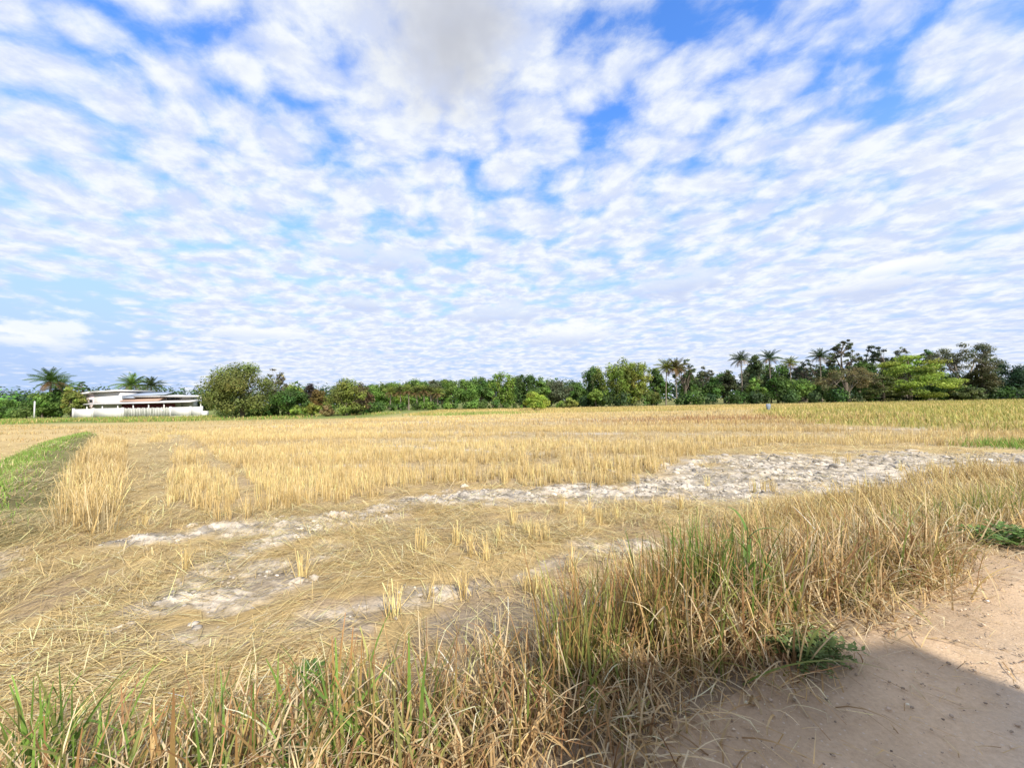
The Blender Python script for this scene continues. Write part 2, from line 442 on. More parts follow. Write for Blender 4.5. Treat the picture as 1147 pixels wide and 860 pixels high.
def ground_colour(x, y):
    s, v = road_sv(x, y)
    n = fbm(x * .9, y * .9, 61, 4)[..., None]; n2 = fbm(x * 5.5, y * 2.7, 71, 4)[..., None]
    straw = np.array((.45, .33, .15)) * (.75 + .5 * n2) ; pale = np.array((.50, .40, .22))
    c = straw * (1 - n * .4) + pale * (n * .4)
    soil = np.array((.24, .18, .12))
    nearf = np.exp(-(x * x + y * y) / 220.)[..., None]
    # thin straw shows soil near the viewer; shadows between straws darken the colour too
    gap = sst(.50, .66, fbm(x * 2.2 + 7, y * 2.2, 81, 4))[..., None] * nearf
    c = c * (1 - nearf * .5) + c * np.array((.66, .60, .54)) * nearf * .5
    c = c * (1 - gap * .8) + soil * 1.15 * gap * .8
    far = sst(30, 60, y)[..., None]
    bandy = fbm(x * .035, y * .20, 91, 3)[..., None]
    farc = np.array((.46, .36, .17)) * (1 - bandy) + np.array((.36, .31, .13)) * bandy
    c = c * (1 - far) + farc * far
    # reddish trampled patch and light green patch far out
    x1, y1 = gpx(820, 469); red = np.exp(-(((x - x1) / 8) ** 2 + ((y - y1) / 5) ** 2))[..., None]
    c = c * (1 - .7 * red) + np.array((.33, .19, .10)) * .7 * red
    x1, y1 = gpx(535, 463.5); gr = sst(.3, .6, np.exp(-(((x - x1) / 7) ** 2 + ((y - y1) / 6) ** 2)))[..., None]
    c = c * (1 - .8 * gr) + np.array((.20, .27, .07)) * .8 * gr
    inst = polymask(x, y, STUB_POLY)[..., None]
    c = np.where(inst, c * .55 + np.array((.33, .265, .18)) * .45, c)
    ln_ = np.full(np.shape(x), 9.)
    for l_ in LANES: ln_ = np.minimum(ln_, strip(x, y, l_))
    lp = (sst(1.2, .6, ln_) * sst(.45, .62, fbm(x * .45, y * .9, 159, 3)))[..., None]
    c = c * (1 - lp) + np.array((.46, .40, .31)) * lp
    mead = polymask(x, y, MEAD_POLY)[..., None]
    c = np.where(mead, np.array((.32, .29, .08)) * (.8 + .4 * n), c)
    beyond = sst(78, 90, y)[..., None]
    c = c * (1 - beyond) + np.array((.20, .20, .07)) * beyond
    # weedy ground in front of the house
    hw = (sst(46, 54, y) * sst(-14, -22, x))[..., None]
    c = c * (1 - hw) + np.array((.17, .20, .06)) * hw
    # pale dried mud
    mud = mudmask(x, y)[..., None] * np.exp(-(x * x + y * y) / 1500.)[..., None]
    mn = fbm(x * 4.3, y * 4.3, 101, 4)[..., None]
    crk = sst(.40, .58, fbm(x * 2.2 - y * .6, y * 7.5 + x * 1.8, 103, 4))[..., None]
    fn_ = fbm(x * 17, y * 21, 107, 3, .7)[..., None]
    mc = np.array((.66, .59, .49)) * (.45 + .75 * mn) * (.50 + .52 * crk) * (.62 + .76 * fn_)
    c = c * (1 - mud) + mc * mud
    dk = sst(1.2, .5, strip(x, y, SOIL_DARK))[..., None]
    c = c * (1 - dk) + np.array((.27, .215, .15)) * (.8 + .4 * n2) * dk
    # bund: green cap, earthy side
    b = sst(1.1, .8, strip(x, y, BUND))[..., None]
    c = c * (1 - b) + np.array((.19, .17, .075)) * (.6 + .8 * n) * b
    lm = sst(1.1, .7, strip(x, y, LANE_L))[..., None] * .6
    c = c * (1 - lm) + np.array((.33, .25, .12)) * lm
    # verge soil under the grass
    vg = (sst(1.5, 1.0, v))[..., None]
    c = c * (1 - vg) + np.array((.27, .205, .135)) * (.75 + .5 * n2) * vg
    return np.clip(c, 0, .8)

# one ground sheet out to the horizon: fine near the viewer, coarse far away
rad = [0.25]
while rad[-1] < 1.2: rad.append(rad[-1] * 1.12)
while rad[-1] < 26: rad.append(rad[-1] * 1.0072)
while rad[-1] < 7000: rad.append(rad[-1] * 1.035)
rad = np.array(rad)
ang = np.concatenate([np.linspace(R(-68), R(68), 580), np.linspace(R(68), R(292), 60)[1:-1]])
AA, RR = np.meshgrid(ang, rad)
gx = RR * np.sin(AA); gy = RR * np.cos(AA)
_, gv = road_sv(gx, gy)
gzz = gz(gx, gy) - .12 * sst(.06, -.25, gv)
na, nr = len(ang), len(rad)
i = np.arange(nr - 1)[:, None] * na; j = np.arange(na)[None, :]; j2 = (j + 1) % na
gf = np.stack([i + j, i + na + j, i + na + j2, i + j2], -1).reshape(-1, 4)[:, ::-1]
gm = MB()
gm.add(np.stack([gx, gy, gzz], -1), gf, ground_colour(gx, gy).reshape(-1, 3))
gm.add([(0, 0, ROAD_H - .12)] + [(gx[0, k], gy[0, k], gzz[0, k]) for k in range(na)], [(0, 1 + k, 1 + (k + 1) % na) for k in range(na)][::-1], (.3, .22, .15))
tag(gm.build('field_ground', M_SOIL, smooth=True), kind='structure')

# dirt road: a sheet along the verge
sv = np.concatenate([np.linspace(-60, -4, 40), np.linspace(-4, 9, 330)[1:], np.linspace(9, 160, 60)[1:]])
vv = np.concatenate([np.linspace(-4.6, -2.2, 24), np.linspace(-2.2, .10, 110)[1:]])
SS, VV = np.meshgrid(sv, vv)
edge = (fbm(SS * 1.3, SS * 0 + 3, 111, 4) - .5) * .5 * sst(-.9, .1, VV)
VVe = VV + edge
rx = P0[0] + SS * RD[0] + VVe * RN[0]; ry = P0[1] + SS * RD[1] + VVe * RN[1]
rz = ROAD_H + .004 + (fbm(rx * 1.1, ry * 1.1, 121, 4) - .5) * .05 - .06 * sst(-.02, .1, VV) + .012 * np.sin(VV * 3.2)
rn = fbm(rx * 1.4, ry * 1.4, 131, 4)[..., None]
ruts = sst(-.45, -1.15, VVe + (rn[..., 0] - .5) * .5)[..., None]
rc = np.array((.50, .365, .235)) * (1 - ruts) + np.array((.62, .525, .42)) * ruts
rc = rc * (.72 + .56 * rn) * (1 - .16 * sst(.25, .75, np.sin(VVe * 5.3 + fbm(rx * .7, ry * .7, 133, 2) * 3)[..., None] * .5 + .5))
n1, n2_ = len(vv), len(sv)
i = np.arange(n1 - 1)[:, None] * n2_; j = np.arange(n2_ - 1)[None, :]
rf = np.stack([i + j, i + j + 1, i + n2_ + j + 1, i + n2_ + j], -1).reshape(-1, 4)
tag(MB().add(np.stack([rx, ry, rz], -1), rf, rc.reshape(-1, 3)).build('dirt_road', M_ROAD, smooth=True), kind='structure')

# ------------------------------------------------------------------ blades: stubble, straw, grass
def blades(mb, base, length, az, th0, curl, width, nseg, c0, c1, kink=None, wtaper=.8, sidejit=.6):
    n = len(base)
    if n == 0: return
    t = (np.arange(nseg) + .5) / nseg
    th = th0[:, None] + curl[:, None] * t[None, :] ** 1.3
    if kink is not None:
        kt, ka = kink
        th = th + ka[:, None] * (t[None, :] > kt[:, None])
    seg = (length / nseg)[:, None]
    rx_ = np.cumsum(np.sin(th) * seg, 1); rz_ = np.cumsum(np.cos(th) * seg, 1)
    rx_ = np.concatenate([np.zeros((n, 1)), rx_], 1); rz_ = np.concatenate([np.zeros((n, 1)), rz_], 1)
    p = np.stack([base[:, 0:1] + rx_ * np.cos(az)[:, None], base[:, 1:2] + rx_ * np.sin(az)[:, None], base[:, 2:3] + rz_], -1)
    sa = az + math.pi / 2 + rng.normal(0, sidejit, n)
    sd = np.stack([np.cos(sa), np.sin(sa), np.zeros(n)], -1)
    tt = np.linspace(0, 1, nseg + 1)
    w = width[:, None] * np.maximum(1 - tt[None, :] ** 2.2 * wtaper, .06)
    L = p - sd[:, None, :] * w[..., None] * .5; Rr = p + sd[:, None, :] * w[..., None] * .5
    v = np.stack([L, Rr], 2).reshape(-1, 3)
    col = c0[:, None, :] * (1 - tt[None, :, None]) + c1[:, None, :] * tt[None, :, None]
    col = np.repeat(col[:, :, None, :], 2, 2).reshape(-1, 3)
    b = (np.arange(n) * (nseg + 1) * 2)[:, None] + np.arange(nseg)[None, :] * 2
    f = np.stack([b, b + 1, b + 3, b + 2], -1).reshape(-1, 4)
    mb.add(v, f, col)

def U_(a, b, n): return rng.uniform(a, b, n)
def tint(c, n, amt=.18, hue=.06):
    c = np.asarray(c)
    return np.clip(c * rng.lognormal(0, amt, (n, 1)) * (1 + rng.normal(0, hue, (n, 3))), .005, .8)

def scatter(poly_or_box, count):
    xs = [p[0] for p in poly_or_box]; ys = [p[1] for p in poly_or_box]
    x = U_(min(xs), max(xs), count); y = U_(min(ys), max(ys), count)
    return x, y

def inview(x, y, m=1.06): return (y > .5) & (np.abs(x) < y * 1.305 * m + .6)

STRAWC = np.array((.665, .51, .23)); STRAWD = np.array((.40, .275, .115)); STRAWP = np.array((.72, .59, .34))

def stubble_density(x, y):
    """how thickly stubble stands: wheel lanes and trampled bands are thin"""
    q = fbm(x * .06 + 2, y * .42, 141, 3)
    dd = sst(.40, .52, q) * .85 + .15
    dd = dd * (.55 + .9 * fbm(x * .8, y * .8, 151, 3))
    for ln, k in ((LANE_L, 1.0), (LANE_M, .9)):
        dd = dd * (1 - k * sst(1.15, .8, strip(x, y, ln)))
    u = (x + y) * .707 + (fbm(x * .2, y * .2, 153, 2) - .5) * 1.6
    left = sst(-.5, -3.5, x + y * .25)
    rowl = sst(.30, .62, np.sin(u * 6.283 / .95) * .5 + .5); rowm = sst(.25, .6, np.sin((y - .12 * x + (fbm(x * .15, y * .15, 155, 2) - .5) * 4) * 6.283 / 1.25) * .5 + .5)
    dd = dd * (.40 + .60 * (rowl * left + rowm * (1 - left))) * (1 + .6 * left)
    for ln in LANES:
        wv = strip(x, y, ln) + (fbm(x * .5, y * .9, 157, 3) - .5) * 1.3
        dd = dd * (1 - .88 * sst(1.1, .7, wv))
    dd = dd * (1 - .95 * sst(.25, .6, mudmask(x, y)))
    return dd

def stubble_tufts(mb, x, y, k, hmin, hmax, sw, nseg, spread, lean=.13):
    n = len(x)
    hv = .72 + .5 * fbm(x * .25, y * .5, 161, 3)
    X = np.repeat(x, k) + rng.normal(0, spread, n * k); Yy = np.repeat(y, k) + rng.normal(0, spread, n * k)
    base = np.stack([X, Yy, gz(X, Yy) - .01], -1)
    h = U_(hmin, hmax, n * k) * np.repeat(hv * rng.uniform(.8, 1.15, n), k)
    band = sst(.42, .56, fbm(x * .06 + 2, y * .42, 141, 3))
    tone = np.repeat(np.clip(fbm(x * .5, y * .5, 171, 3) * .7 + .55 * band - .05 + rng.normal(0, .14, n), 0, 1.15), k)[:, None]
    c = STRAWC * tone + (STRAWD * .85 + STRAWC * .15) * (1 - tone)
    c = np.clip(c * rng.lognormal(0, .22, (n * k, 1)), .02, .8)
    pl = (rng.random(n * k) < .18)[:, None]
    c = np.where(pl, STRAWP * rng.uniform(.8, 1.1, (n * k, 1)), c)
    laz = np.repeat(U_(0, 6.28, n), k) + rng.normal(0, 1.2, n * k)
    blades(mb, base, h, laz, np.abs(rng.normal(0, lean, n * k)), rng.normal(.05, .15, n * k), U_(.7, 1.3, n * k) * sw, nseg, c * .85, c, wtaper=.35, sidejit=3)

st = MB()
# standing stubble, by distance
x, y = scatter(STUB_POLY, 420000)
ok = polymask(x, y, STUB_POLY) & inview(x, y)
x, y = x[ok], y[ok]
area_all = (max(p[0] for p in STUB_POLY) - min(p[0] for p in STUB_POLY)) * (max(p[1] for p in STUB_POLY) - min(p[1] for p in STUB_POLY))
per_m2 = 420000 / area_all
def thin(x, y, want):
    keep = rng.random(len(x)) < np.clip(want / per_m2, 0, 1)
    return x[keep], y[keep]
m_ = y < 14
# near part gets its own, denser scatter
bx = [(-14, 5.0), (14, 14)]
xn = U_(-14, 16, 12000); yn = U_(5.0, 14, 12000)
ok = polymask(xn, yn, STUB_POLY) & inview(xn, yn)
xn, yn = xn[ok], yn[ok]
kp = rng.random(len(xn)) < stubble_density(xn, yn)
stubble_tufts(st, xn[kp], yn[kp], 15, .11, .38, .0078, 2, .033)
xm, ym = U_(-26, 30, 30000), U_(14, 28, 30000)
ok = polymask(xm, ym, STUB_POLY) & inview(xm, ym); xm, ym = xm[ok], ym[ok]
kp = rng.random(len(xm)) < stubble_density(xm, ym) * .95
stubble_tufts(st, xm[kp], ym[kp], 9, .10, .33, .011, 1, .06)
ff = (y > 28)
xf, yf = x[ff], y[ff]
kp = rng.random(len(xf)) < np.clip(stubble_density(xf, yf) * 9 / per_m2 * np.clip(45 / yf, .5, 1.2), 0, 1)
stubble_tufts(st, xf[kp], yf[kp], 5, .12, .28, .03, 1, .12)
# the strip of long leaning stubble on the left
xr, yr = scatter(ROW_POLY, 6000)
ok = polymask(xr, yr, ROW_POLY); xr, yr = xr[ok], yr[ok]
stubble_tufts(st, xr[:1500], yr[:1500], 14, .34, .62, .0085, 3, .06, .28)
tag(st.build('rice_stubble', M_STRAW), 'golden cut rice stubble standing across the field', 'stubble', kind='stuff')

# straw lying flat
sw = MB()
def lay_straw(n, x0, x1, y0, y1, lmin, lmax, wd, maskf, lift=.035):
    x = U_(x0, x1, n); y = U_(y0, y1, n)
    ok = inview(x, y) & (rng.random(n) < maskf(x, y)); x, y = x[ok], y[ok]; n = len(x)
    flow = (fbm(x * .45, y * .45, 181, 3) - .5) * 7.0
    az = flow + rng.normal(0, .75, n) + np.where(rng.random(n) < .5, math.pi, 0)
    base = np.stack([x, y, gz(x, y) + U_(.004, lift, n)], -1)
    tone = fbm(x * 1.2, y * 1.2, 191, 3)[:, None]
    c = (STRAWC * 1.05) * (1 - tone * .5) + STRAWD * tone * .5
    c = np.clip(c * rng.lognormal(-.08, .42, (n, 1)), .02, .8)
    pl = (rng.random(n) < .14)[:, None]; c = np.where(pl, STRAWP * rng.uniform(.75, 1.1, (n, 1)), c)
    th0 = rng.normal(1.44, .12, n); cu = rng.normal(.16, .2, n)
    blades(sw, base, U_(lmin, lmax, n), az, th0, cu, U_(.7, 1.3, n) * wd, 3, c, c * .97, wtaper=.3, sidejit=.5)
def m_near(x, y):
    s, v = road_sv(x, y)
    patch = sst(.34, .58, fbm(x * 1.1 + 7, y * 1.1, 201, 4))
    return sst(.7, 1.5, v) * (1 - .58 * mudmask(x, y)) * (.18 + .82 * patch) * (1 - .8 * sst(1.3, .7, strip(x, y, SOIL_DARK)))
lay_straw(125000, -8, 7.5, 1.8, 7.2, .09, .34, .0047, m_near)
lay_straw(60000, -14, 15, 6.5, 15, .15, .45, .009, lambda x, y: (1 - .78 * mudmask(x, y)) * (.2 + .8 * sst(.36, .56, fbm(x * .9 + 3, y * 1.3, 203, 4))))
lay_straw(26000, -26, 26, 15, 30, .25, .6, .018, lambda x, y: (1 - .8 * mudmask(x, y)) * .7)
# pale shreds of straw caught on the mud
lay_straw(16000, -8, 14, 3, 14, .06, .24, .006, lambda x, y: mudmask(x, y) * .6, .06)
tag(sw.build('flattened_straw', M_STRAW), 'loose golden straw lying flat between the verge and the stubble', 'straw', kind='stuff')

# clods of dried mud
cl = MB()
def ico():
    t = (1 + 5 ** .5) / 2
    v = np.array([(-1, t, 0), (1, t, 0), (-1, -t, 0), (1, -t, 0), (0, -1, t), (0, 1, t), (0, -1, -t), (0, 1, -t), (t, 0, -1), (t, 0, 1), (-t, 0, -1), (-t, 0, 1)], float)
    f = np.array([(0, 11, 5), (0, 5, 1), (0, 1, 7), (0, 7, 10), (0, 10, 11), (1, 5, 9), (5, 11, 4), (11, 10, 2), (10, 7, 6), (7, 1, 8), (3, 9, 4), (3, 4, 2), (3, 2, 6), (3, 6, 8), (3, 8, 9), (4, 9, 5), (2, 4, 11), (6, 2, 10), (8, 6, 7), (9, 8, 1)])
    return v / np.linalg.norm(v[0]), f
IV, IF = ico()
def sub_ico():
    v = [tuple(a) for a in IV]; f = []; cache = {}
    def midp(a, b):
        k = (min(a, b), max(a, b))
        if k not in cache:
            m = (np.array(v[a]) + np.array(v[b])); m /= np.linalg.norm(m); v.append(tuple(m)); cache[k] = len(v) - 1
        return cache[k]
    for a, b, c in IF:
        ab, bc, ca = midp(a, b), midp(b, c), midp(c, a)
        f += [(a, ab, ca), (b, bc, ab), (c, ca, bc), (ab, bc, ca)]
    return np.array(v), np.array(f)
IV2, IF2 = sub_ico()
def subdiv(V, F):
    v = [tuple(a) for a in V]; f = []; cache = {}
    def midp(a, b):
        k = (min(a, b), max(a, b))
        if k not in cache:
            m = np.array(v[a]) + np.array(v[b]); m /= np.linalg.norm(m); v.append(tuple(m)); cache[k] = len(v) - 1
        return cache[k]
    for a, b, c in F:
        ab, bc, ca = midp(a, b), midp(b, c), midp(c, a)
        f += [(a, ab, ca), (b, bc, ab), (c, ca, bc), (ab, bc, ca)]
    return np.array(v), np.array(f)
IV3, IF3 = subdiv(IV2, IF2)
x = U_(-8, 16, 17000); y = U_(2.5, 15, 17000)
ok = inview(x, y) & (rng.random(17000) < mudmask(x, y) * (.35 + .65 * sst(.45, .6, fbm(x * 1.7, y * 1.7, 211, 3)))); x, y = x[ok], y[ok]
n = len(x)
r_ = np.clip(rng.lognormal(math.log(.015), .6, n), .006, .07) * np.clip(y / 7, .7, 1.4)
z = gz(x, y)
vv_ = IV[None] * (1 + rng.normal(0, .22, (n, 12, 1))) * (r_[:, None, None]) * np.stack([U_(.8, 1.5, n), U_(.8, 1.5, n), U_(.45, .8, n)], -1)[:, None, :]
ct, sn = np.cos(U_(0, 6, n)), None
vv_ = vv_ + np.stack([x, y, z + r_ * .1], -1)[:, None, :]
def more_clods():
    x = U_(-8, 12, 30000); y = U_(2.3, 9, 30000)
    ok = inview(x, y) & (rng.random(30000) < mudmask(x, y) * sst(.42, .62, fbm(x * 2.3, y * 2.3, 213, 3)))
    x, y = x[ok], y[ok]; n = len(x); r = np.clip(rng.lognormal(math.log(.010), .55, n), .004, .03)
    v = IV[None] * (1 + rng.normal(0, .25, (n, 12, 1))) * r[:, None, None] * np.array((1.2, 1, .6)) + np.stack([x, y, gz(x, y) + r * .2], -1)[:, None, :]
    cl.add(v.reshape(-1, 3), (IF[None] + (np.arange(n) * 12)[:, None, None]).reshape(-1, 3), np.clip(np.repeat(np.array((.36, .32, .265)) * rng.lognormal(0, .3, (n, 1)), 12, 0), .05, .8))
more_clods()
fc = (IF[None] + (np.arange(n) * 12)[:, None, None]).reshape(-1, 3)
cc = np.repeat(np.array((.38, .34, .285)) * rng.lognormal(0, .25, (n, 1)), 12, 0)
cl.add(vv_.reshape(-1, 3), fc, np.clip(cc, .05, .8))
tag(cl.build('mud_clods', M_CLOD), 'pale crumbly clods of dried mud along the churned wheel track', 'clods', kind='stuff')

pb = MB()
n = 2600
ss_, vv2 = U_(-1, 9, n), -np.abs(rng.normal(0, .9, n))
x = P0[0] + ss_ * RD[0] + vv2 * RN[0]; y = P0[1] + ss_ * RD[1] + vv2 * RN[1]
r_ = np.clip(rng.lognormal(math.log(.0036), .55, n), .002, .011)
v = IV[None] * (1 + rng.normal(0, .2, (n, 12, 1))) * r_[:, None, None] * np.array((1.2, 1, .7)) + np.stack([x, y, np.full(n, ROAD_H + .006) + (fbm(x * 1.1, y * 1.1, 121, 4) - .5) * .05], -1)[:, None, :]
pb.add(v.reshape(-1, 3), (IF[None] + (np.arange(n) * 12)[:, None, None]).reshape(-1, 3), np.clip(np.repeat(np.array((.40, .31, .225)) * rng.lognormal(0, .4, (n, 1)), 12, 0), .05, .7))
tag(pb.build('road_grit', M_CLOD), 'small stones and crumbs of earth scattered over the dirt road', 'grit', kind='stuff')

# ------------------------------------------------------------------ verge grass by the road
DRY = np.array((.54, .375, .165)); PALE = np.array((.70, .57, .36)); BROWN = np.array((.30, .185, .09)); GREEN = np.array((.14, .225, .04)); OLIVE = np.array((.27, .255, .075)); RUST = np.array((.36, .19, .08)); GOLD = np.array((.58, .43, .17))

def verge_pos(n, s0, s1, v0, v1):
    s = U_(s0, s1, n); v = U_(v0, v1, n) + (fbm(s * 1.6, s * 0, 221, 3) - .5) * .5
    x = P0[0] + s * RD[0] + v * RN[0]; y = P0[1] + s * RD[1] + v * RN[1]
    return s, v, x, y

def grass(mb, x, y, hmin, hmax, wd, mixes, nseg=6, th=.22, curl=(.7, .6), kinkp=.25, zoff=-.01, az=None):
    """mixes: list of (weight, base colour, tip colour)"""
    n = len(x)
    wts = np.array([m[0] for m in mixes], float); wts /= wts.sum()
    which = rng.choice(len(mixes), n, p=wts)
    c0 = np.array([m[1] for m in mixes])[which] * rng.lognormal(0, .2, (n, 1)); c1 = np.array([m[2] for m in mixes])[which] * rng.lognormal(0, .22, (n, 1))
    base = np.stack([x, y, gz(x, y) + zoff], -1)
    a = U_(0, 6.283, n) if az is None else az
    kt = U_(.3, .85, n); ka = np.where(rng.random(n) < kinkp, rng.uniform(.6, 2.2, n), 0)
    blades(mb, base, U_(hmin, hmax, n), a, np.abs(rng.normal(0, th, n)) if th < .8 else rng.normal(th, .16, n), np.clip(rng.normal(curl[0], curl[1], n), -.3, 2.6), U_(.6, 1.4, n) * wd, nseg,
           np.clip(c0, .01, .8), np.clip(c1, .01, .8), (kt, ka))

vg = MB()
# clumpy positions along the verge
def clumped(n_cl, per, s0, s1, v0, v1, rad_):
    s, v, x, y = verge_pos(n_cl, s0, s1, v0, v1)
    X = np.repeat(x, per) + rng.normal(0, rad_, n_cl * per); Yy = np.repeat(y, per) + rng.normal(0, rad_, n_cl * per)
    return X, Yy
DRYMIX = [(4, BROWN, DRY), (3, DRY * .8, PALE), (2, BROWN * .8, RUST), (1.2, OLIVE * .7, OLIVE), (1, DRY, PALE)]
# s: -3.4 (left edge of the photo) .. 8 (right edge)
x, y = clumped(400, 9, -4.2, -.9, .12, 1.0, .11)
grass(vg, x, y, .22, .62, .0105, DRYMIX, 8, .38, (1.1, .8), .55)
x, y = clumped(250, 8, -1.3, 1.2, .16, .95, .11)
grass(vg, x, y, .16, .48, .0105, DRYMIX, 8, .38, (1.1, .8), .55)
x, y = clumped(540, 9, .6, 4.2, .14, .95, .11)
grass(vg, x, y, .24, .74, .0105, DRYMIX + [(2.5, OLIVE, RUST), (1.2, GREEN * .8, OLIVE)], 8, .36, (.85, .7), .42)
x, y = clumped(600, 9, 2.6, 9.5, .12, 1.15, .12)
grass(vg, x, y, .18, .55, .0110, [(3, BROWN, GOLD), (3, DRY, PALE), (2, GOLD * .8, GOLD), (.8, OLIVE, GOLD)], 7, .5, (.95, .7), .5)
# golden grass on the field side, right hand
x, y = clumped(330, 16, 3.2, 13, .8, 2.3, .10)
grass(vg, x, y, .22, .52, .010, [(4, STRAWD, STRAWC), (2, BROWN, STRAWC), (1, OLIVE, GOLD)], 5, .3, (.8, .5), .3)
# short matted, broken blades filling the foot of the verge
x, y = clumped(1100, 9, -4.2, 8.5, .08, .85, .11)
grass(vg, x, y, .10, .34, .009, DRYMIX, 6, .75, (1.2, .8), .6)
# pale broken litter at the road side
x, y = clumped(190, 14, -.2, 7.5, -.12, .45, .10)
grass(vg, x, y, .14, .42, .008, [(3, DRY, PALE), (1, BROWN, DRY), (2, PALE * .8, PALE)], 5, .95, (.9, .6), .5)
# sparse thin fringe towards the field
x, y = clumped(130, 9, -3.5, 3.4, .9, 1.5, .09)
grass(vg, x, y, .15, .42, .006, DRYMIX, 6, .3, (.8, .6), .35)
s, v, x, y = verge_pos(260, -.3, 7, -1.9, -.3)
grass(vg, x, y, .03, .16, .004, [(2, DRY, PALE), (1, BROWN, DRY)], 3, 1.4, (.2, .15), .1, .008)
# stray straw on the road edge
s, v, x, y = verge_pos(420, -.5, 6, -.7, .05)
grass(vg, x, y, .05, .22, .005, [(2, DRY, PALE), (1, BROWN, DRY)], 3, 1.35, (.25, .2), .1, .008)
tag(vg.build('verge_grass', M_GRASS), 'dry brown and straw coloured grass along the road verge', 'grass', kind='stuff')

gg = MB()
x, y = clumped(85, 8, -4.2, -1.0, .25, 1.0, .08)
grass(gg, x, y, .28, .64, .016, [(2, GREEN, GREEN * 1.2), (2.5, GREEN * .9, OLIVE), (2, OLIVE, RUST)], 7, .22, (.55, .45), .15)
x, y = clumped(26, 5, -1.2, 1.0, .3, 1.0, .07)
grass(gg, x, y, .30, .66, .011, [(1.5, GREEN, OLIVE), (2, OLIVE, RUST), (1, OLIVE, RUST * .9)], 7, .18, (.45, .4), .15)
x, y = clumped(55, 8, 4.6, 10, .2, 1.0, .07)
grass(gg, x, y, .2, .55, .011, [(3, GREEN, GREEN * 1.3), (2, OLIVE, OLIVE)], 6, .25, (.6, .5), .2)
tag(gg.build('green_verge_blades', M_GRASS), 'fresh green grass blades growing up through the dry verge grass', 'grass', kind='stuff')

def local_tuft(name, px, py, hpx_label, n, hmin, hmax, wd, rad_, mixes, cat='grass tuft', th=.15, curl=(.35, .3), h=.15, kinkp=.15, nseg=7, group=None, mat=None):
    """a clump of blades standing at one place: a thing of its own, with blades relative to its base"""
    x0, y0 = gpx(px, py, h)
    X = x0 + rng.normal(0, rad_, n); Yy = y0 + rng.normal(0, rad_ * .8, n)
    mb = MB(); grass(mb, X, Yy, hmin, hmax, wd, mixes, nseg, th, curl, kinkp)
    z0 = float(gz(np.array([x0]), np.array([y0]))[0])
    for k in range(len(mb.v)): mb.v[k] = mb.v[k] - np.array((x0, y0, z0), np.float32)
    o = mb.build(name, mat or M_GRASS); o.location = (x0, y0, z0)
    return tag(o, hpx_label, cat, group)

local_tuft('grass_tuft', 790, 700, 'tallest green grass tuft with rusty tips, middle of the road verge', 420, .45, .90, .012, .20, [(4, GREEN * .8, GREEN * .9), (2, GREEN * .8, OLIVE), (1.5, GREEN * .8, RUST)])
local_tuft('grass_tuft', 715, 730, 'olive and rust grass tuft just left of the tallest green tuft', 260, .42, .80, .011, .18, [(1.5, GREEN * .8, OLIVE), (3, OLIVE, RUST), (1, BROWN, DRY)])
local_tuft('grass_tuft', 648, 770, 'slender green tuft standing beside bare brown soil patch', 110, .4, .80, .011, .11, [(2, GREEN * .9, OLIVE), (2, OLIVE, RUST)])
local_tuft('grass_tuft', 45, 850, 'broad bright green grass tuft at the lower left corner', 70, .35, .66, .017, .10, [(4, GREEN, GREEN * 1.3), (1, GREEN, OLIVE)], h=.2, th=.25, curl=(.5, .4))
local_tuft('grass_tuft', 1110, 590, 'green grass tuft leaning over the weed at the far right verge', 110, .3, .62, .012, .16, [(3, GREEN, OLIVE), (2, OLIVE, GOLD)])

# weeds with small leaves
def weed(name, px, py, label, n, rad_, height, leaf, colr, h=.2):
    x0, y0 = gpx(px, py, h); z0 = float(gz(np.array([x0]), np.array([y0]))[0])
    root = empty(name, (x0, y0, z0), label, 'weed')
    st_, lf = MB(), MB()
    for k in range(n):
        a = rng.uniform(0, 6.28); L = rad_ * rng.uniform(.3, 1.1); hh = height * rng.uniform(.4, 1.0)
        pts = np.array([(math.cos(a) * L * t, math.sin(a) * L * .8 * t, hh * math.sin(min(1, t * 1.1) * 1.9) + .01) for t in np.linspace(0, 1, 5)])
        st_.tube(pts, np.linspace(.004, .0015, 5), (.13, .15, .05), 4)
        for t in np.linspace(.2, 1, 9):
            p = pts[0] * 0 + np.array([np.interp(t, np.linspace(0, 1, 5), pts[:, q]) for q in range(3)])
            for sgn in (-1, 1):
                la = a + sgn * rng.uniform(.5, 1.5); s = leaf * rng.uniform(.6, 1.3); up = rng.uniform(-.3, .7)
                dx = np.array((math.cos(la), math.sin(la), up)) * s; sd = np.array((-math.sin(la), math.cos(la), rng.uniform(-.4, .4))) * s * .3
                c = np.array(colr) * rng.lognormal(0, .25)
                lf.add([p, p + dx * .45 + sd, p + dx, p + dx * .45 - sd], [(0, 1, 2, 3)], c)
    st_.build('stem', M_GRASS, root); lf.build('leaves', M_GRASS, root)
    return root
weed('weed', 905, 752, 'low green leafy weed at the road edge beside the shaded dirt', 60, .27, .12, .034, (.13, .18, .055))
weed('weed', 1126, 618, 'bright green leafy weed at the far right road edge', 75, .42, .19, .042, (.13, .22, .055))
weed('weed', 348, 765, 'small green weed on grey mud behind the verge grass', 18, .11, .12, .05, (.08, .17, .04), .05)
weed('weed', 360, 838, 'dark green round leaved weed low in the bottom verge', 24, .14, .16, .06, (.05, .12, .035), .2)

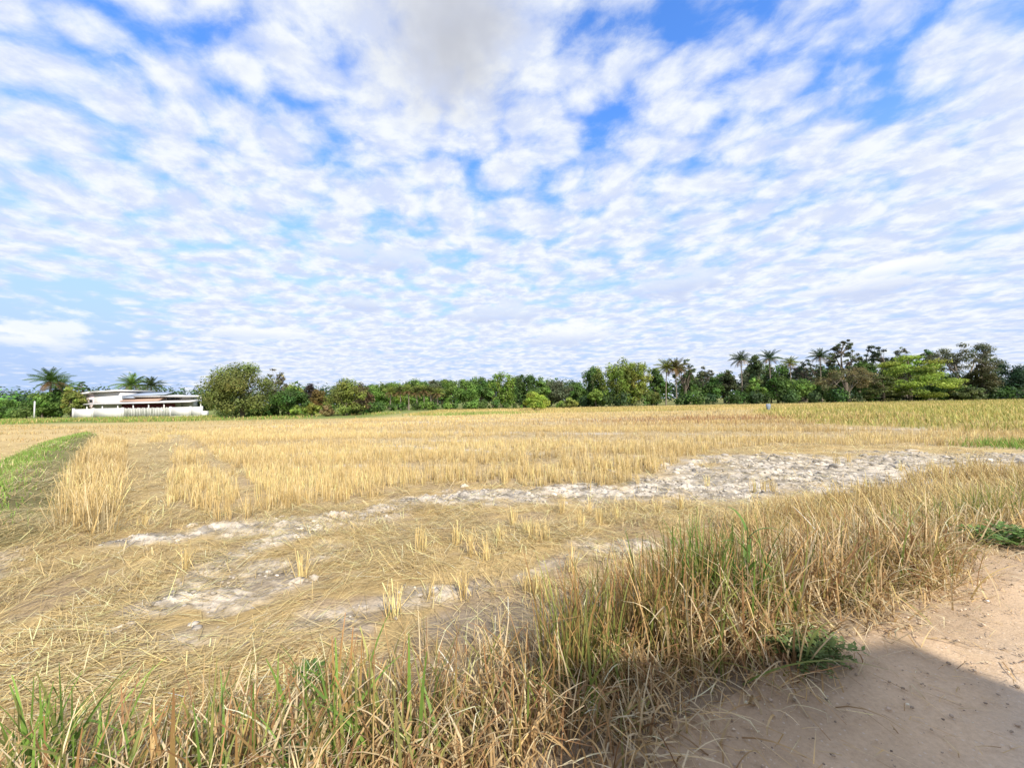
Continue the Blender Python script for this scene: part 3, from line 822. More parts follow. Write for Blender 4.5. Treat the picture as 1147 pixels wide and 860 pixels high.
def leafy_shoot(px, py, label):
    x0, y0 = gpx(px, py, .15); z0 = float(gz(np.array([x0]), np.array([y0]))[0])
    root = empty('leafy_shoot', (x0, y0, z0), label, 'plant')
    MB().tube([(0, 0, 0), (.01, 0, .35), (.03, 0, .72)], (.007, .006, .003), (.16, .2, .06), 5).build('stem', M_GRASS, root)
    lf = MB(); k = 7
    z = np.linspace(.25, .7, k); az = np.arange(k) * 2.4
    blades(lf, np.stack([.02 + z * 0, z * 0, z], -1), U_(.2, .32, k), az, U_(.3, .6, k), U_(1.2, 1.8, k), U_(.022, .03, k), 7, np.tile((.11, .20, .04), (k, 1)), np.tile((.15, .24, .05), (k, 1)), sidejit=.1)
    lf.build('leaves', M_GRASS, root)
leafy_shoot(838, 715, 'upright broad leaved green shoot among the dry verge grass')

# separate stubble tufts left standing on the flattened straw
tufts_src = []
for k in range(8):
    mb = MB(); n = 26
    base = np.stack([rng.normal(0, .035, n), rng.normal(0, .03, n), np.full(n, -.015)], -1)
    c = np.clip(STRAWC * rng.lognormal(.05, .2, (n, 1)), .05, .8)
    blades(mb, base, U_(.18, .34, n), U_(0, 6.28, n), np.abs(rng.normal(0, .12 + .03 * k, n)), rng.normal(.05, .15, n), U_(.006, .010, n), 3, c * .9, c, wtaper=.3, sidejit=3)
    tufts_src.append(mb)
GR_T = 'stubble tufts standing on the flattened straw'
spots = [(472, 617), (338, 648), (560, 608), (598, 606), (512, 610), (528, 622), (545, 628), (590, 600), (610, 608), (575, 590), (600, 665), (615, 672), (590, 660), (520, 665), (480, 668), (440, 690),
         (650, 590), (672, 585), (690, 578), (738, 575), (762, 570), (660, 572), (628, 575), (640, 640), (866, 551), (856, 553), (844, 551), (160, 588), (222, 565), (210, 640), (715, 545), (792, 545), (938, 523), (950, 519), (1010, 530)]
proto = {}
for k, (px, py) in enumerate(spots):
    x0, y0 = gpx(px, py); z0 = float(gz(np.array([x0]), np.array([y0]))[0])
    i = k % 8
    if i not in proto: o = proto[i] = tufts_src[i].build('stubble_tuft', M_STRAW)
    else:
        o = proto[i].copy(); COL.objects.link(o)
    o.location = (x0, y0, z0); o.rotation_euler = (0, 0, rng.uniform(0, 6.28)); sc = rng.uniform(.75, 1.05)
    o.scale = (sc, sc, sc)
    tag(o, 'short tuft of pale cut stubble left standing apart on flattened straw or bare mud', 'stubble tuft', GR_T)
    if k == 0:
        o.scale = (1.05, 1.05, 1.15); o['label'] = 'upright pale yellow stubble tuft alone in the middle of the flattened straw'

# single larger lumps of mud
GR_L = 'large lumps of dried mud'
lump_spots = [(135, 708, .06), (333, 655, .06), (352, 648, .05), (375, 580, .08), (215, 586, .07), (520, 545, .09), (690, 523, .13), (745, 520, .10), (1020, 505, .11)]
for k, (px, py, r) in enumerate(lump_spots):
    x0, y0 = gpx(px, py); z0 = float(gz(np.array([x0]), np.array([y0]))[0])
    a_, b_ = IV3[:, 0] + .6 * IV3[:, 2], IV3[:, 1] - .6 * IV3[:, 2]
    jit = 1 + ((fbm(a_ * 1.6 + 9 * k, b_ * 1.6, 300 + k, 2) - .5) * 1.1 + (fbm(a_ * 5 + 4 * k, b_ * 5, 340 + k, 3, .7) - .5) * .75)[:, None]
    v = IV3 * jit * r * np.array((1.4, 1.0, .55))
    tone_ = (.75 + .6 * fbm(a_ * 3, b_ * 3, 380 + k, 3))[:, None]
    o = MB().add(v, IF3, np.array((.44, .38, .30)) * tone_).build('mud_lump', M_CLOD)
    o.location = (x0, y0, z0 - r * .05); o.rotation_euler = (0, 0, rng.uniform(0, 6))
    tag(o, 'large pale lump of dried mud on the churned ground', 'mud lump', GR_L)

# ------------------------------------------------------------------ other grass masses
bg_ = MB()
# green cap of the bund on the left
t = U_(0, len(BUND) - 1.001, 12000); k = t.astype(int); fr = t - k
B = np.array(BUND)
bxp = B[k] * (1 - fr[:, None]) + B[k + 1] * fr[:, None]
off = rng.normal(-.28, .36, len(t))
nrm = np.array((.707, .707))
x = bxp[:, 0] + off * nrm[0]; y = bxp[:, 1] + off * nrm[1]
grass(bg_, x, y, .06, .19, .012, [(5, GREEN * 1.35, GREEN * 1.8), (1.5, GREEN, OLIVE * 1.2), (.6, DRY, PALE)], 3, .4, (.6, .5), .2)
tag(bg_.build('bund_grass', M_GRASS), 'short bright green grass covering the earth bund at the left', 'grass', kind='stuff')

me_ = MB()
# olive meadow at the far right
x = U_(14, 125, 60000); y = 18 + 72 * U_(0, 1, 60000) ** 1.5
ok = polymask(x, y, MEAD_POLY) & inview(x, y); x, y = x[ok], y[ok]
MEADC = np.array((.34, .31, .085))
grass(me_, x, y, .25, .60, .05, [(3, MEADC, MEADC * 1.15), (2, np.array((.24, .27, .07)), np.array((.30, .30, .08))), (2, GOLD, GOLD * 1.05)], 2, .3, (.4, .3), 0)
# dry strips in the far field and green patch
x = U_(-60, 75, 52000); y = U_(56, 88, 52000)
ok = inview(x, y) & ~((x < -16) & (y > 50)); x, y = x[ok], y[ok]
tone = fbm(x * .05, y * .22, 231, 3)
a = tone > .52
grass(me_, x[a], y[a], .2, .45, .07, [(2, OLIVE * 1.3, np.array((.34, .30, .09))), (1, GOLD, GOLD)], 1, .2, (.2, .2), 0)
grass(me_, x[~a], y[~a], .2, .42, .07, [(3, STRAWC * .85, STRAWC * .95), (1, GOLD, GOLD)], 1, .2, (.2, .2), 0)
x1, y1 = gpx(535, 463.5); n = 2600
x = x1 + rng.normal(0, 4.5, n); y = y1 + rng.normal(0, 3.5, n)
grass(me_, x, y, .2, .42, .06, [(2, np.array((.20, .28, .06)), np.array((.26, .34, .08)))], 1, .25, (.2, .2), 0)
x1, y1 = gpx(815, 470); n = 3000
x = x1 + rng.normal(0, 6.5, n); y = y1 + rng.normal(0, 2.6, n)
grass(me_, x, y, .18, .42, .045, [(2, np.array((.30, .17, .08)), np.array((.38, .22, .11))), (1, STRAWD, STRAWC)], 1, .25, (.2, .2), 0)
# green bit on the right edge by the mud
x1, y1 = gpx(1140, 499); n = 1200
x = x1 + rng.normal(0, .9, n); y = y1 + rng.normal(0, .5, n)
grass(me_, x, y, .15, .38, .016, [(3, GREEN * 1.2, GREEN * 1.6), (1, OLIVE, GOLD)], 3, .3, (.5, .4), .1)
# weeds in front of the house and along the left
x = U_(-95, -20, 26000); y = U_(50, 72, 26000)
ok = inview(x, y) & (sst(.30, .55, fbm(x * .12, y * .18, 241, 3)) + sst(60, 68, y) * .5 > .2 + rng.random(26000) * .9); x, y = x[ok], y[ok]
grass(me_, x, y, .12, .5, .07, [(3, GREEN * 1.1, GREEN * 1.6), (2, OLIVE, OLIVE * 1.3), (1.6, GOLD * .8, GOLD)], 2, .3, (.4, .3), 0)
# strips of dry straw left of the field
x = U_(-62, -12, 16000); y = U_(22, 48, 16000)
ok = inview(x, y) & ~polymask(x, y, STUB_POLY) & ~polymask(x, y, ROW_POLY) & (strip(x, y, BUND) > 1.1) & (fbm(x * .08 + y * .03, y * .5, 251, 3) > .44); x, y = x[ok], y[ok]
grass(me_, x, y, .10, .32, .03, [(3, STRAWD, STRAWC), (1, BROWN, GOLD), (.5, OLIVE, OLIVE)], 2, .6, (.5, .4), 0)
tag(me_.build('field_grass', M_GRASS), 'olive and yellow grass growing across the far side of the field', 'grass', kind='stuff')

# ------------------------------------------------------------------ trees
DARK = (.078, .145, .030); MIDG = (.130, .220, .042); OLV = (.195, .230, .050); BRI = (.185, .285, .045); YEL = (.20, .23, .040); GRY = (.105, .125, .065); BRN = (.125, .100, .052); PUR = (.060, .045, .035); PALEG = (.105, .145, .060); BLU = (.060, .105, .060)
BARKC = (.13, .105, .08); BARKG = (.20, .18, .155)

def leaf_cloud(mb, centers, radii, n, size, colr, flat=.75, cvar=.22, lvar=.20):
    k = len(centers)
    w = radii ** 2; w /= w.sum()
    which = rng.choice(k, n, p=w)
    dv = rng.normal(0, 1, (n, 3)); dv /= np.linalg.norm(dv, axis=1)[:, None]
    rr = rng.random(n) ** .45
    p = centers[which] + dv * (rr * radii[which])[:, None] * np.array((1, 1, flat))
    nv = dv * 1.0 + rng.normal(0, .40, (n, 3)) + np.array((0, -.1, .35)); nv /= np.linalg.norm(nv, axis=1)[:, None]
    a = np.cross(nv, rng.normal(0, 1, (n, 3))); a /= np.linalg.norm(a, axis=1)[:, None] + 1e-9
    b = np.cross(nv, a)
    s = size * rng.lognormal(0, .3, (n, 1))
    v = np.stack([p - a * s * .6, p - b * s * .35 + nv * s * .08, p + a * s * .6, p + b * s * .35 + nv * s * .08], 1)
    cc = np.array(colr) * rng.lognormal(0, cvar, (k, 1)) * (1 + rng.normal(0, .07, (k, 3)))
    c = np.clip(cc[which] * rng.lognormal(0, lvar, (n, 1)), .008, .6)
    mb.add(v.reshape(-1, 3), (np.arange(n) * 4)[:, None] + np.arange(4)[None, :], np.repeat(c, 4, 0))

def limb(mb, a, b, r0, r1, c, sag=.0):
    a = np.array(a, float); b = np.array(b, float); L = np.linalg.norm(b - a)
    m = (a + b) / 2 + rng.normal(0, .06 * L, 3) + np.array((0, 0, -.12 * L))
    pts = [a, a * .45 + m * .55, m * .6 + b * .4, b]
    mb.tube(pts, np.linspace(r0, r1, 4), c, 6)

TREES = {}
def tree(name, px, top, D, wpx, kind, colr, label, cat='tree', group=None, sink=0.0, bark=BARKC, low=.12, dens=1.0):
    ztop = pix(px, top, D).z; x0 = pix(px, 450, D).x
    Hh = ztop; Ww = wpx / F_PX * D
    root = empty(name, (x0, D, float(gz(np.array([x0]), np.array([D]))[0]) - .05), label, cat, group)
    tr, cr = MB(), MB()
    leaf = max(.15, 1.45 * D / F_PX)
    n = int((wpx * (Hh / D * F_PX) * 2.3 + 1200) * dens)
    hw = Ww / 2
    if kind in ('broad', 'dense', 'bush'):
        n = int(n * 1.15)
        nc = {'broad': 46, 'dense': 40, 'bush': 24}[kind]
        lo = {'broad': .18, 'dense': .05, 'bush': .03}[kind]
        if low is not None and kind == 'broad': lo = low
        dv = rng.normal(0, 1, (nc, 3)); dv /= np.linalg.norm(dv, axis=1)[:, None]
        rr = rng.random(nc) ** .35 * rng.uniform(.78, 1.06, nc)
        cz = Hh * (lo + (1 - lo) * .5); hz = Hh * (1 - lo) * .5
        rc_ = hw * rng.uniform(.22, .40, nc)
        cen = dv * rr[:, None] * np.array((hw * .80, hw * .80, hz * .84)) + np.array((0, 0, cz))
        # widest in the upper middle, tucked in near the ground
        k_ = np.clip(cen[:, 2] / Hh, 0, 1); cen[:, :2] *= (.72 + .5 * np.sin(np.clip(k_ * 1.15 + .18, 0, 1) * math.pi))[:, None]
        rc_ = np.minimum(rc_, hz * .55)
        over = np.maximum(cen[:, 2] + rc_ * .75 - Hh, 0); cen[:, 2] -= over
        cen[:, 2] = np.maximum(cen[:, 2], rc_ * .6)
        leaf_cloud(cr, cen, rc_, n, leaf, colr)
        tw = max(.08, .03 * Hh)
        tr.tube([(0, 0, -.2), (rng.normal(0, .04) * Hh, 0, Hh * .3), (rng.normal(0, .06) * Hh, 0, Hh * .72)], (tw * 1.3, tw, tw * .3), bark, 8)
        for q in range(9): limb(tr, (0, 0, Hh * rng.uniform(.12, .5)), cen[q], tw * .5, tw * .1, bark)
    elif kind == 'airy':                                      # open spreading tree, limbs show through layered sprays
        nc = 72
        az = U_(0, 6.283, nc); rad_ = hw * np.sqrt(U_(.02, 1, nc)) * .92
        zz = Hh * (1 - .42 * (rad_ / hw) ** 1.7) - Hh * U_(0, .38, nc) ** 1.3
        cen = np.stack([np.cos(az) * rad_, np.sin(az) * rad_, np.maximum(zz, Hh * .32)], -1)
        rc_ = hw * rng.uniform(.09, .20, nc)
        cen[:, 2] = np.minimum(cen[:, 2], Hh - rc_ * .3)
        leaf_cloud(cr, cen, rc_, int(n * .50), leaf * .85, colr, .62, .25)
        tw = max(.12, .032 * Hh)
        fork = Hh * .30
        tr.tube([(0, 0, -.2), (.1, 0, fork * .5), (0, 0, fork)], (tw * 1.5, tw * 1.05, tw), bark, 8)
        mains = []
        for q in range(6):
            a = q * 1.05 + rng.uniform(0, .6); e = np.array((math.cos(a) * hw * .45, math.sin(a) * hw * .45, Hh * rng.uniform(.58, .78)))
            limb(tr, (0, 0, fork * .95), e, tw * .55, tw * .2, bark); mains.append(e)
        for q in range(nc):
            m = min(mains, key=lambda e: np.linalg.norm(e - cen[q])); limb(tr, m, cen[q], tw * .18, tw * .05, bark)
    elif kind == 'feather':                                   # flat horizontal sprays one above the other
        nc = 70
        zz = Hh * U_(.06, 1, nc); k_ = zz / Hh
        prof = np.sin(np.clip(k_ * .86 + .12, 0, 1) * math.pi) ** .6
        az = U_(0, 6.283, nc); rad_ = hw * prof * np.sqrt(U_(.1, 1, nc)) * .9
        cen = np.stack([np.cos(az) * rad_, np.sin(az) * rad_, zz * .95], -1)
        rc_ = hw * rng.uniform(.18, .32, nc)
        leaf_cloud(cr, cen, rc_, n, leaf, colr, .28, .2)
        tw = .03 * Hh
        tr.tube([(0, 0, -.2), (.1, 0, Hh * .45), (0, 0, Hh * .9)], (tw * 1.3, tw, tw * .2), bark, 8)
        for q in range(26): limb(tr, (0, 0, max(.1, cen[q][2] * .85)), cen[q], tw * .35, tw * .06, bark)
    elif kind == 'plume':                                     # many leaning stems ending in drooping heads
        nc = 0; cen = []; rc_ = []
        ns = 15
        for q in range(ns):
            a = rng.uniform(0, 6.283); r = hw * math.sqrt(rng.uniform(.0, 1)) * .82; h_ = Hh * (1 - .28 * (r / hw) ** 2) * rng.uniform(.80, 1.0)
            tip = np.array((math.cos(a) * r, math.sin(a) * r, h_))
            limb(tr, (math.cos(a) * r * .3, math.sin(a) * r * .3, -.1), tip, .09, .03, bark)
            for f_ in (.97, .86, .72, .56, .38, .2):
                p = tip * f_; p = np.array((tip[0] * (.45 + .55 * f_), tip[1] * (.45 + .55 * f_), tip[2] * f_)) + rng.normal(0, hw * .07, 3)
                cen.append(p); rc_.append(hw * rng.uniform(.15, .27))
        cen = np.array(cen); rc_ = np.array(rc_)
        cen[:, 2] = np.minimum(cen[:, 2], Hh - rc_ * .5)
        leaf_cloud(cr, cen, rc_, int(n * 1.1), leaf, colr, 1.0, .16)
    tr.build('trunk', M_BARK, root, True); cr.build('crown', M_LEAF, root)
    return root

def palm(px, top, D, crown_px, label, colr=MIDG, trunk_px=None, group=None, lean=0.0, dead=.15):
    """coconut palm: thin bare trunk, a head of arching feather fronds, dry fronds hanging below"""
    Ht = pix(px, top, D).z; x0 = pix(px, 450, D).x
    root = empty('coconut_palm', (x0, D, float(gz(np.array([x0]), np.array([D]))[0]) - .05), label, 'palm tree', group)
    fl = crown_px / F_PX * D * .60
    hub = np.array((lean, 0, Ht - fl * .62))
    tr, cr = MB(), MB()
    tr.tube([(0, 0, -.2), (lean * .15, 0, hub[2] * .35), (lean * .5, .05, hub[2] * .7), hub], (.21, .14, .12, .11), (.19, .16, .125), 8)
    tr.build('trunk', M_BARK, root, True)
    nf = 38
    hang = MB()
    for q in range(nf):
        old = q / nf                                           # young fronds stand up, old ones hang
        a = q * 2.4 + rng.uniform(-.2, .2)
        th = .05 + old * 2.0 + rng.normal(0, .12); L = fl * rng.uniform(.85, 1.12) * (.78 + .3 * math.sin(old * 3.1))
        is_dead = old > 1 - dead
        c = np.array((.20, .13, .06)) * rng.lognormal(0, .2) if is_dead else np.array(colr) * rng.lognormal(0, .25)
        tgt = hang if is_dead else cr
        pts = [hub.copy()]; k = 9
        for s in range(k):
            th2 = th + (.75 + .45 * old) * (s / k) ** 1.2
            pts.append(pts[-1] + np.array((math.cos(a) * math.sin(th2), math.sin(a) * math.sin(th2), math.cos(th2))) * L / k)
        pts = np.array(pts)
        tgt.tube(pts, np.linspace(.045, .012, k + 1), c * 1.2, 4)
        m = 17
        tt = np.linspace(.12, 1, m)
        P = np.stack([np.interp(tt, np.linspace(0, 1, k + 1), pts[:, e]) for e in range(3)], -1)
        T = np.gradient(P, axis=0); T /= np.linalg.norm(T, axis=1)[:, None]
        side = np.array((-math.sin(a), math.cos(a), 0))
        wl = L / m * .62
        for sg in (-1, 1):
            ll = L * .24 * np.sin(np.clip(tt * .9 + .12, 0, 1) * math.pi) ** .6
            tip = P + (side * sg * .78 + np.array((0, 0, -.42)))[None] * ll[:, None] + T * ll[:, None] * .45
            v = np.stack([P - T * wl * .5, P + T * wl * .5, tip + T * wl * .12, tip - T * wl * .12], 1)
            tgt.add(v.reshape(-1, 3), (np.arange(m) * 4)[:, None] + np.arange(4)[None], np.clip(np.repeat(c * rng.lognormal(0, .15, (m, 1)), 4, 0), .008, .5))
    cr.build('crown', M_LEAF, root)
    if hang.n: hang.build('dry_fronds', M_LEAF, root)
    return root

T_LEFT = 'trees beside the white house'; T_MID = 'trees of the middle tree line'; T_RIGHT = 'trees of the right tree line'; G_PALM = 'coconut palms behind the field'
# --- left edge
tree('scrub_tree', 8, 446, 92, 44, 'dense', MIDG, 'low green scrub tree cut by the left edge of the photo', group=T_LEFT)
tree('scrub_tree', -26, 442, 95, 50, 'dense', DARK, 'darker scrub tree just outside the left edge', group=T_LEFT)
tree('scrub_tree', 30, 448, 84, 26, 'dense', DARK, 'dark low scrub tree just left of the white post', group=T_LEFT)
tree('leafy_tree', 48, 437, 80, 30, 'dense', MIDG, 'green bushy tree right beside the white post, under the left palm', group=T_LEFT)
tree('leafy_tree', 66, 432, 84, 32, 'dense', DARK, 'dark bushy tree directly below the big left palm', group=T_LEFT)
tree('leafy_tree', 80, 430, 78, 26, 'dense', OLV, 'olive green tree between the left palm and the white house', group=T_LEFT)
tree('leafy_tree', 92, 426, 96, 16, 'airy', DARK, 'thin sparse tree rising behind the left end of the house', group=T_LEFT)
palm(56, 414, 82, 34, 'tall coconut palm with drooping brown fronds, left of the white house', DARK, group=G_PALM, dead=.25)
palm(68, 424, 88, 30, 'shorter coconut palm half hidden behind the tall left palm', DARK, group=G_PALM, dead=.3)
palm(147, 420, 112, 29, 'coconut palm behind the house roof, left one of two', MIDG, group=G_PALM)
palm(169, 423, 112, 25, 'spiky coconut palm behind the house roof, right one of two', (.06, .085, .03), group=G_PALM, dead=.1)
for px, top, w, lb in ((104, 433, 16, 'distant dark tree top showing over the left house roof'), (122, 434, 20, 'distant tree top between left roof and the roof palms'), (188, 437, 22, 'distant tree top just right of the two roof palms'), (205, 440, 22, 'low distant tree top over the right end of the house')):
    tree('distant_tree', px, top, 150, w, 'dense', BLU, lb, group=T_LEFT)
# --- big tree group right of the house
tree('bushy_tree', 231, 440, 86, 26, 'dense', DARK, 'dark green bush at the right end of the white wall', 'bush', group=T_LEFT)
tree('spreading_tree', 272, 404, 61, 84, 'dense', (.165, .195, .05), 'biggest round olive tree, just right of the white house', group=T_LEFT, low=.04, dens=1.25)
tree('bare_tree', 308, 411, 66, 30, 'airy', (.12, .11, .06), 'sparse pale branches sticking out of the right of the biggest round tree', group=T_LEFT, bark=BARKG, dens=.7)
tree('leafy_tree', 322, 429, 64, 44, 'dense', DARK, 'dark green dense tree right of the biggest round tree', group=T_LEFT, dens=1.2)
tree('leafy_tree', 325, 425, 74, 36, 'dense', OLV, 'olive tree top behind the dark dense tree', group=T_LEFT)
tree('leafy_tree', 345, 427, 78, 22, 'dense', PUR, 'purplish brown leaved tree between the dark tree and the rounded olive tree', group=T_LEFT)
tree('leafy_tree', 357, 433, 74, 24, 'dense', (.15, .105, .03), 'rusty orange tinged tree left of the rounded olive tree', group=T_LEFT)
tree('leafy_bush', 350, 449, 62, 22, 'bush', YEL, 'yellow green bush low before the purplish tree', 'bush', group=T_LEFT)
tree('leafy_bush', 332, 453, 58, 14, 'bush', BRI, 'small bright bush at the foot of the dark dense tree', 'bush', group=T_LEFT)
tree('leafy_bush', 368, 452, 60, 16, 'bush', (.22, .18, .07), 'small dry yellowish bush at the foot of the rounded olive tree', 'bush', group=T_LEFT)
tree('rounded_tree', 388, 422, 62, 48, 'dense', OLV, 'rounded olive tree with green left side, left of the palm row', group=T_LEFT, low=.04, dens=1.15)
tree('rounded_tree', 405, 425, 64, 28, 'broad', BRN, 'brownish thin leaved tree on the right of the rounded olive tree', group=T_LEFT, low=.06)
# --- middle tree line
for k, (px, top, w, c, lb) in enumerate(((424, 425, 34, MIDG, 'green tree right of the brownish tree at the palm row start'), (446, 424, 36, BRI, 'bright green tree behind the left end of the palm row'), (468, 423, 34, MIDG, 'mid green tree behind the middle of the palm row'),
        (486, 422, 30, GRY, 'grey green tree behind the right end of the palm row'), (505, 421, 30, MIDG, 'mid green tree just right of the palm row'))):
    tree('woodland_tree', px, top, 108 + k % 2 * 6, w, 'dense', c, lb, group=T_MID)
for k, (px, top, lb) in enumerate(((437, 433, 'first'), (449, 432, 'second'), (458, 431, 'third'), (467, 433, 'fourth'), (475, 431, 'fifth'), (483, 432, 'sixth'), (490, 434, 'seventh'))):
    palm(px, top, 98, 17, lb + ' palm from the left in the row of seven small palms', (.10, .11, .035) if k % 2 else OLV, group='row of small palms', dead=.3, lean=rng.normal(0, .2))
for k, (px, top, w, c, kd, lb) in enumerate(((522, 421, 34, MIDG, 'dense', 'mid green round tree second right of the palm row'), (538, 418, 32, DARK, 'dense', 'dark round tree left of the tall bright pair'), (563, 417, 36, BRI, 'plume', 'bright green plume tree, left of the tall bright pair'),
        (588, 417, 36, (.065, .125, .03), 'plume', 'bright green plume tree behind the lone yellow bush'), (606, 419, 26, MIDG, 'dense', 'green tree filling in right behind the lone yellow bush'), (626, 424, 42, GRY, 'broad', 'low grey green domed tree right of the lone yellow bush'),
        (648, 428, 24, DARK, 'dense', 'dark low tree between the grey dome and the tall olive clumps'))):
    tree('woodland_tree', px, top, 100 + k % 3 * 5, w, kd, c, lb, group=T_MID)
tree('round_bush', 598, 437, 70, 30, 'bush', (.27, .37, .05), 'lone round yellow green bush standing out in the field', 'bush', dens=1.6)
tree('round_bush', 637, 444, 84, 22, 'bush', OLV, 'low olive bush right of the lone yellow green bush', 'bush')
tree('bamboo_clump', 664, 410, 100, 34, 'plume', DARK, 'dark green tall clump at the left of the olive clumps', 'bamboo', group=T_MID, bark=(.17, .19, .08))
tree('bamboo_clump', 688, 402, 97, 52, 'plume', (.17, .23, .042), 'tallest olive green clump, left one of two', 'bamboo', group=T_MID, bark=(.17, .19, .08), dens=1.2)
tree('bamboo_clump', 713, 402, 98, 42, 'plume', (.20, .235, .042), 'yellowish olive clump, right one of two, left of the palm pair', 'bamboo', group=T_MID, bark=(.17, .19, .08), dens=1.2)
tree('leafy_bush', 668, 433, 92, 24, 'bush', BRI, 'bright round bush at the foot of the dark tall clump', 'bush', group=T_MID)
tree('leafy_bush', 731, 434, 92, 22, 'bush', (.11, .14, .03), 'olive bush at the right foot of the olive clumps', 'bush', group=T_MID)
tree('woodland_tree', 736, 408, 112, 26, 'dense', DARK, 'dark tree between the olive clumps and the palm pair', group=T_MID)
tree('woodland_tree', 768, 401, 108, 30, 'airy', (.07, .10, .035), 'sparse spreading tree top just right of the palm pair', group=T_MID)
tree('woodland_tree', 772, 413, 112, 24, 'dense', DARK, 'dark tree under the sparse top right of the palm pair', group=T_MID)
palm(746, 403, 98, 24, 'tall palm of the pair, slightly leaning left one', OLV, group=G_PALM, lean=.5, dead=.2)
palm(758, 402, 97, 26, 'tall palm of the pair, browner straight right one', (.12, .11, .04), group=G_PALM, dead=.3)
# --- right tree line
for px, top, D, w, kd, c, lb in ((792, 409, 118, 26, 'airy', GRY, 'greyish sparse tree in the gap right of the palm pair'), (799, 418, 112, 26, 'dense', DARK, 'dark tree below the greyish sparse tree'), (816, 410, 114, 22, 'dense', (.06, .075, .03), 'dark olive tree left of the slim pale tree palms'),
        (847, 393, 112, 24, 'broad', PALEG, 'tall slim pale green tree between two palms'), (846, 421, 104, 22, 'dense', MIDG, 'mid green tree below the slim pale tree'), (872, 417, 104, 30, 'dense', DARK, 'dark dense tree under the right hand slim palm'),
        (895, 418, 102, 34, 'dense', MIDG, 'green dense tree with pale twigs in the middle of the right line'), (902, 400, 116, 32, 'airy', (.055, .085, .04), 'dark airy tree left of the palm beside the tallest tree'), (915, 424, 106, 26, 'dense', DARK, 'dark low tree below the palm beside the tallest tree')):
    tree('woodland_tree', px, top, D, w, kd, c, lb, group=T_RIGHT, low=.25)
for px, top, D, w, lb, c in ((832, 394, 106, 23, 'palm with full head left of the slim pale tree', (.06, .09, .035)), (864, 393, 106, 23, 'palm with slim trunk right of the slim pale tree', (.05, .085, .035)), (887, 400, 110, 18, 'smaller palm with brown hanging fronds in the right line', OLV), (921, 391, 110, 22, 'palm beside the tallest thin tree of the right line', (.055, .085, .035))):
    palm(px, top, D, w, lb, c, group=G_PALM, dead=.2)
tree('tall_tree', 948, 378, 112, 34, 'airy', (.085, .105, .045), 'tallest thin tree with layered open branches, right line', group=T_RIGHT, dens=1.3)
tree('tall_tree', 984, 386, 114, 40, 'airy', (.045, .068, .03), 'dark open crowned tree left of the yellow green tree', group=T_RIGHT, dens=1.4)
tree('leafy_tree', 972, 402, 112, 40, 'dense', DARK, 'dark dense tree under the open crowned tree', group=T_RIGHT)
tree('trunk_tree', 951, 411, 98, 66, 'airy', (.17, .15, .065), 'brown olive tree with a thick bare trunk showing, below the tallest tree', group=T_RIGHT, bark=(.24, .20, .155), dens=1.5)
tree('leafy_tree', 990, 421, 96, 44, 'feather', (.085, .105, .028), 'olive layered tree between the thick bare trunk and the yellow green tree', group=T_RIGHT)
tree('yellow_green_tree', 1020, 397, 98, 84, 'feather', (.215, .285, .042), 'large bright yellow green layered tree, the only one so bright', group=T_RIGHT, dens=1.3)
tree('tall_tree', 1014, 385, 128, 24, 'airy', GRY, 'pale sparse tree top behind the yellow green tree', group=T_RIGHT, bark=BARKG, dens=.8)
tree('tall_tree', 1040, 391, 122, 34, 'airy', DARK, 'dark open tree top right behind the yellow green tree', group=T_RIGHT, dens=1.4)
tree('rain_tree', 1082, 381, 104, 72, 'airy', (.11, .12, .065), 'grey green rain tree with visible spreading limbs, near the right edge', group=T_RIGHT, bark=(.22, .19, .16), dens=1.25)
tree('leafy_tree', 1103, 403, 100, 32, 'dense', (.085, .085, .035), 'brownish green tree at the right foot of the rain tree', group=T_RIGHT, dens=.9)
tree('leafy_tree', 1134, 402, 108, 44, 'dense', (.03, .062, .03), 'dark blue green tree at the right edge of the photo', group=T_RIGHT, dens=.9)
tree('leafy_tree', 1172, 398, 108, 50, 'dense', MIDG, 'green tree just beyond the right edge', group=T_RIGHT)
tree('leafy_tree', 1062, 418, 112, 44, 'dense', DARK, 'dark tree behind the left foot of the rain tree', group=T_RIGHT)
tree('leafy_bush', 1088, 433, 92, 34, 'bush', (.10, .13, .045), 'round green bush below the rain tree', 'bush', group=T_RIGHT)
tree('leafy_bush', 1070, 437, 94, 20, 'bush', (.13, .14, .035), 'small yellowish bush left of the round green bush', 'bush', group=T_RIGHT)

fill_lb = ('behind the brownish tree', 'behind the first two small palms', 'behind the third small palm', 'behind the fifth small palm', 'behind the last small palms', 'between the two round trees', 'behind the left bright plume tree', 'between the bright plume trees', 'behind the grey green dome', 'right behind the dark low tree')
for k, (px, top, w) in enumerate(((414, 427, 30), (436, 426, 32), (457, 425, 30), (477, 425, 32), (496, 424, 30), (529, 421, 34), (552, 421, 34), (576, 420, 32), (617, 424, 36), (642, 424, 34))):
    tree('woodland_tree', px, top, 124 + 4 * (k % 3), w, 'dense', (DARK, MIDG, (.075, .12, .03))[k % 3], 'further back green tree ' + fill_lb[k], group=T_MID)
for k, (px, top, w, lb) in enumerate(((812, 411, 28, 'left of the first tall palm'), (838, 406, 28, 'behind the first tall palm'), (858, 402, 28, 'behind the slim trunk palm'), (878, 404, 28, 'left of the smaller brown palm'), (898, 403, 28, 'right of the smaller brown palm'),
        (920, 403, 28, 'behind the palm beside the tallest tree'), (936, 401, 28, 'behind the tallest thin tree'), (1000, 398, 34, 'behind the left of the yellow green tree'), (784, 414, 26, 'right of the palm pair'), (965, 399, 30, 'between the two tall open trees'))):
    tree('woodland_tree', px, top, 122 + 3 * (k % 3), w, 'dense' if k % 2 else 'broad', (DARK, GRY, (.085, .13, .04))[k % 3], 'further back green tree ' + lb + ', right line', group=T_RIGHT, low=.1, dens=.8)
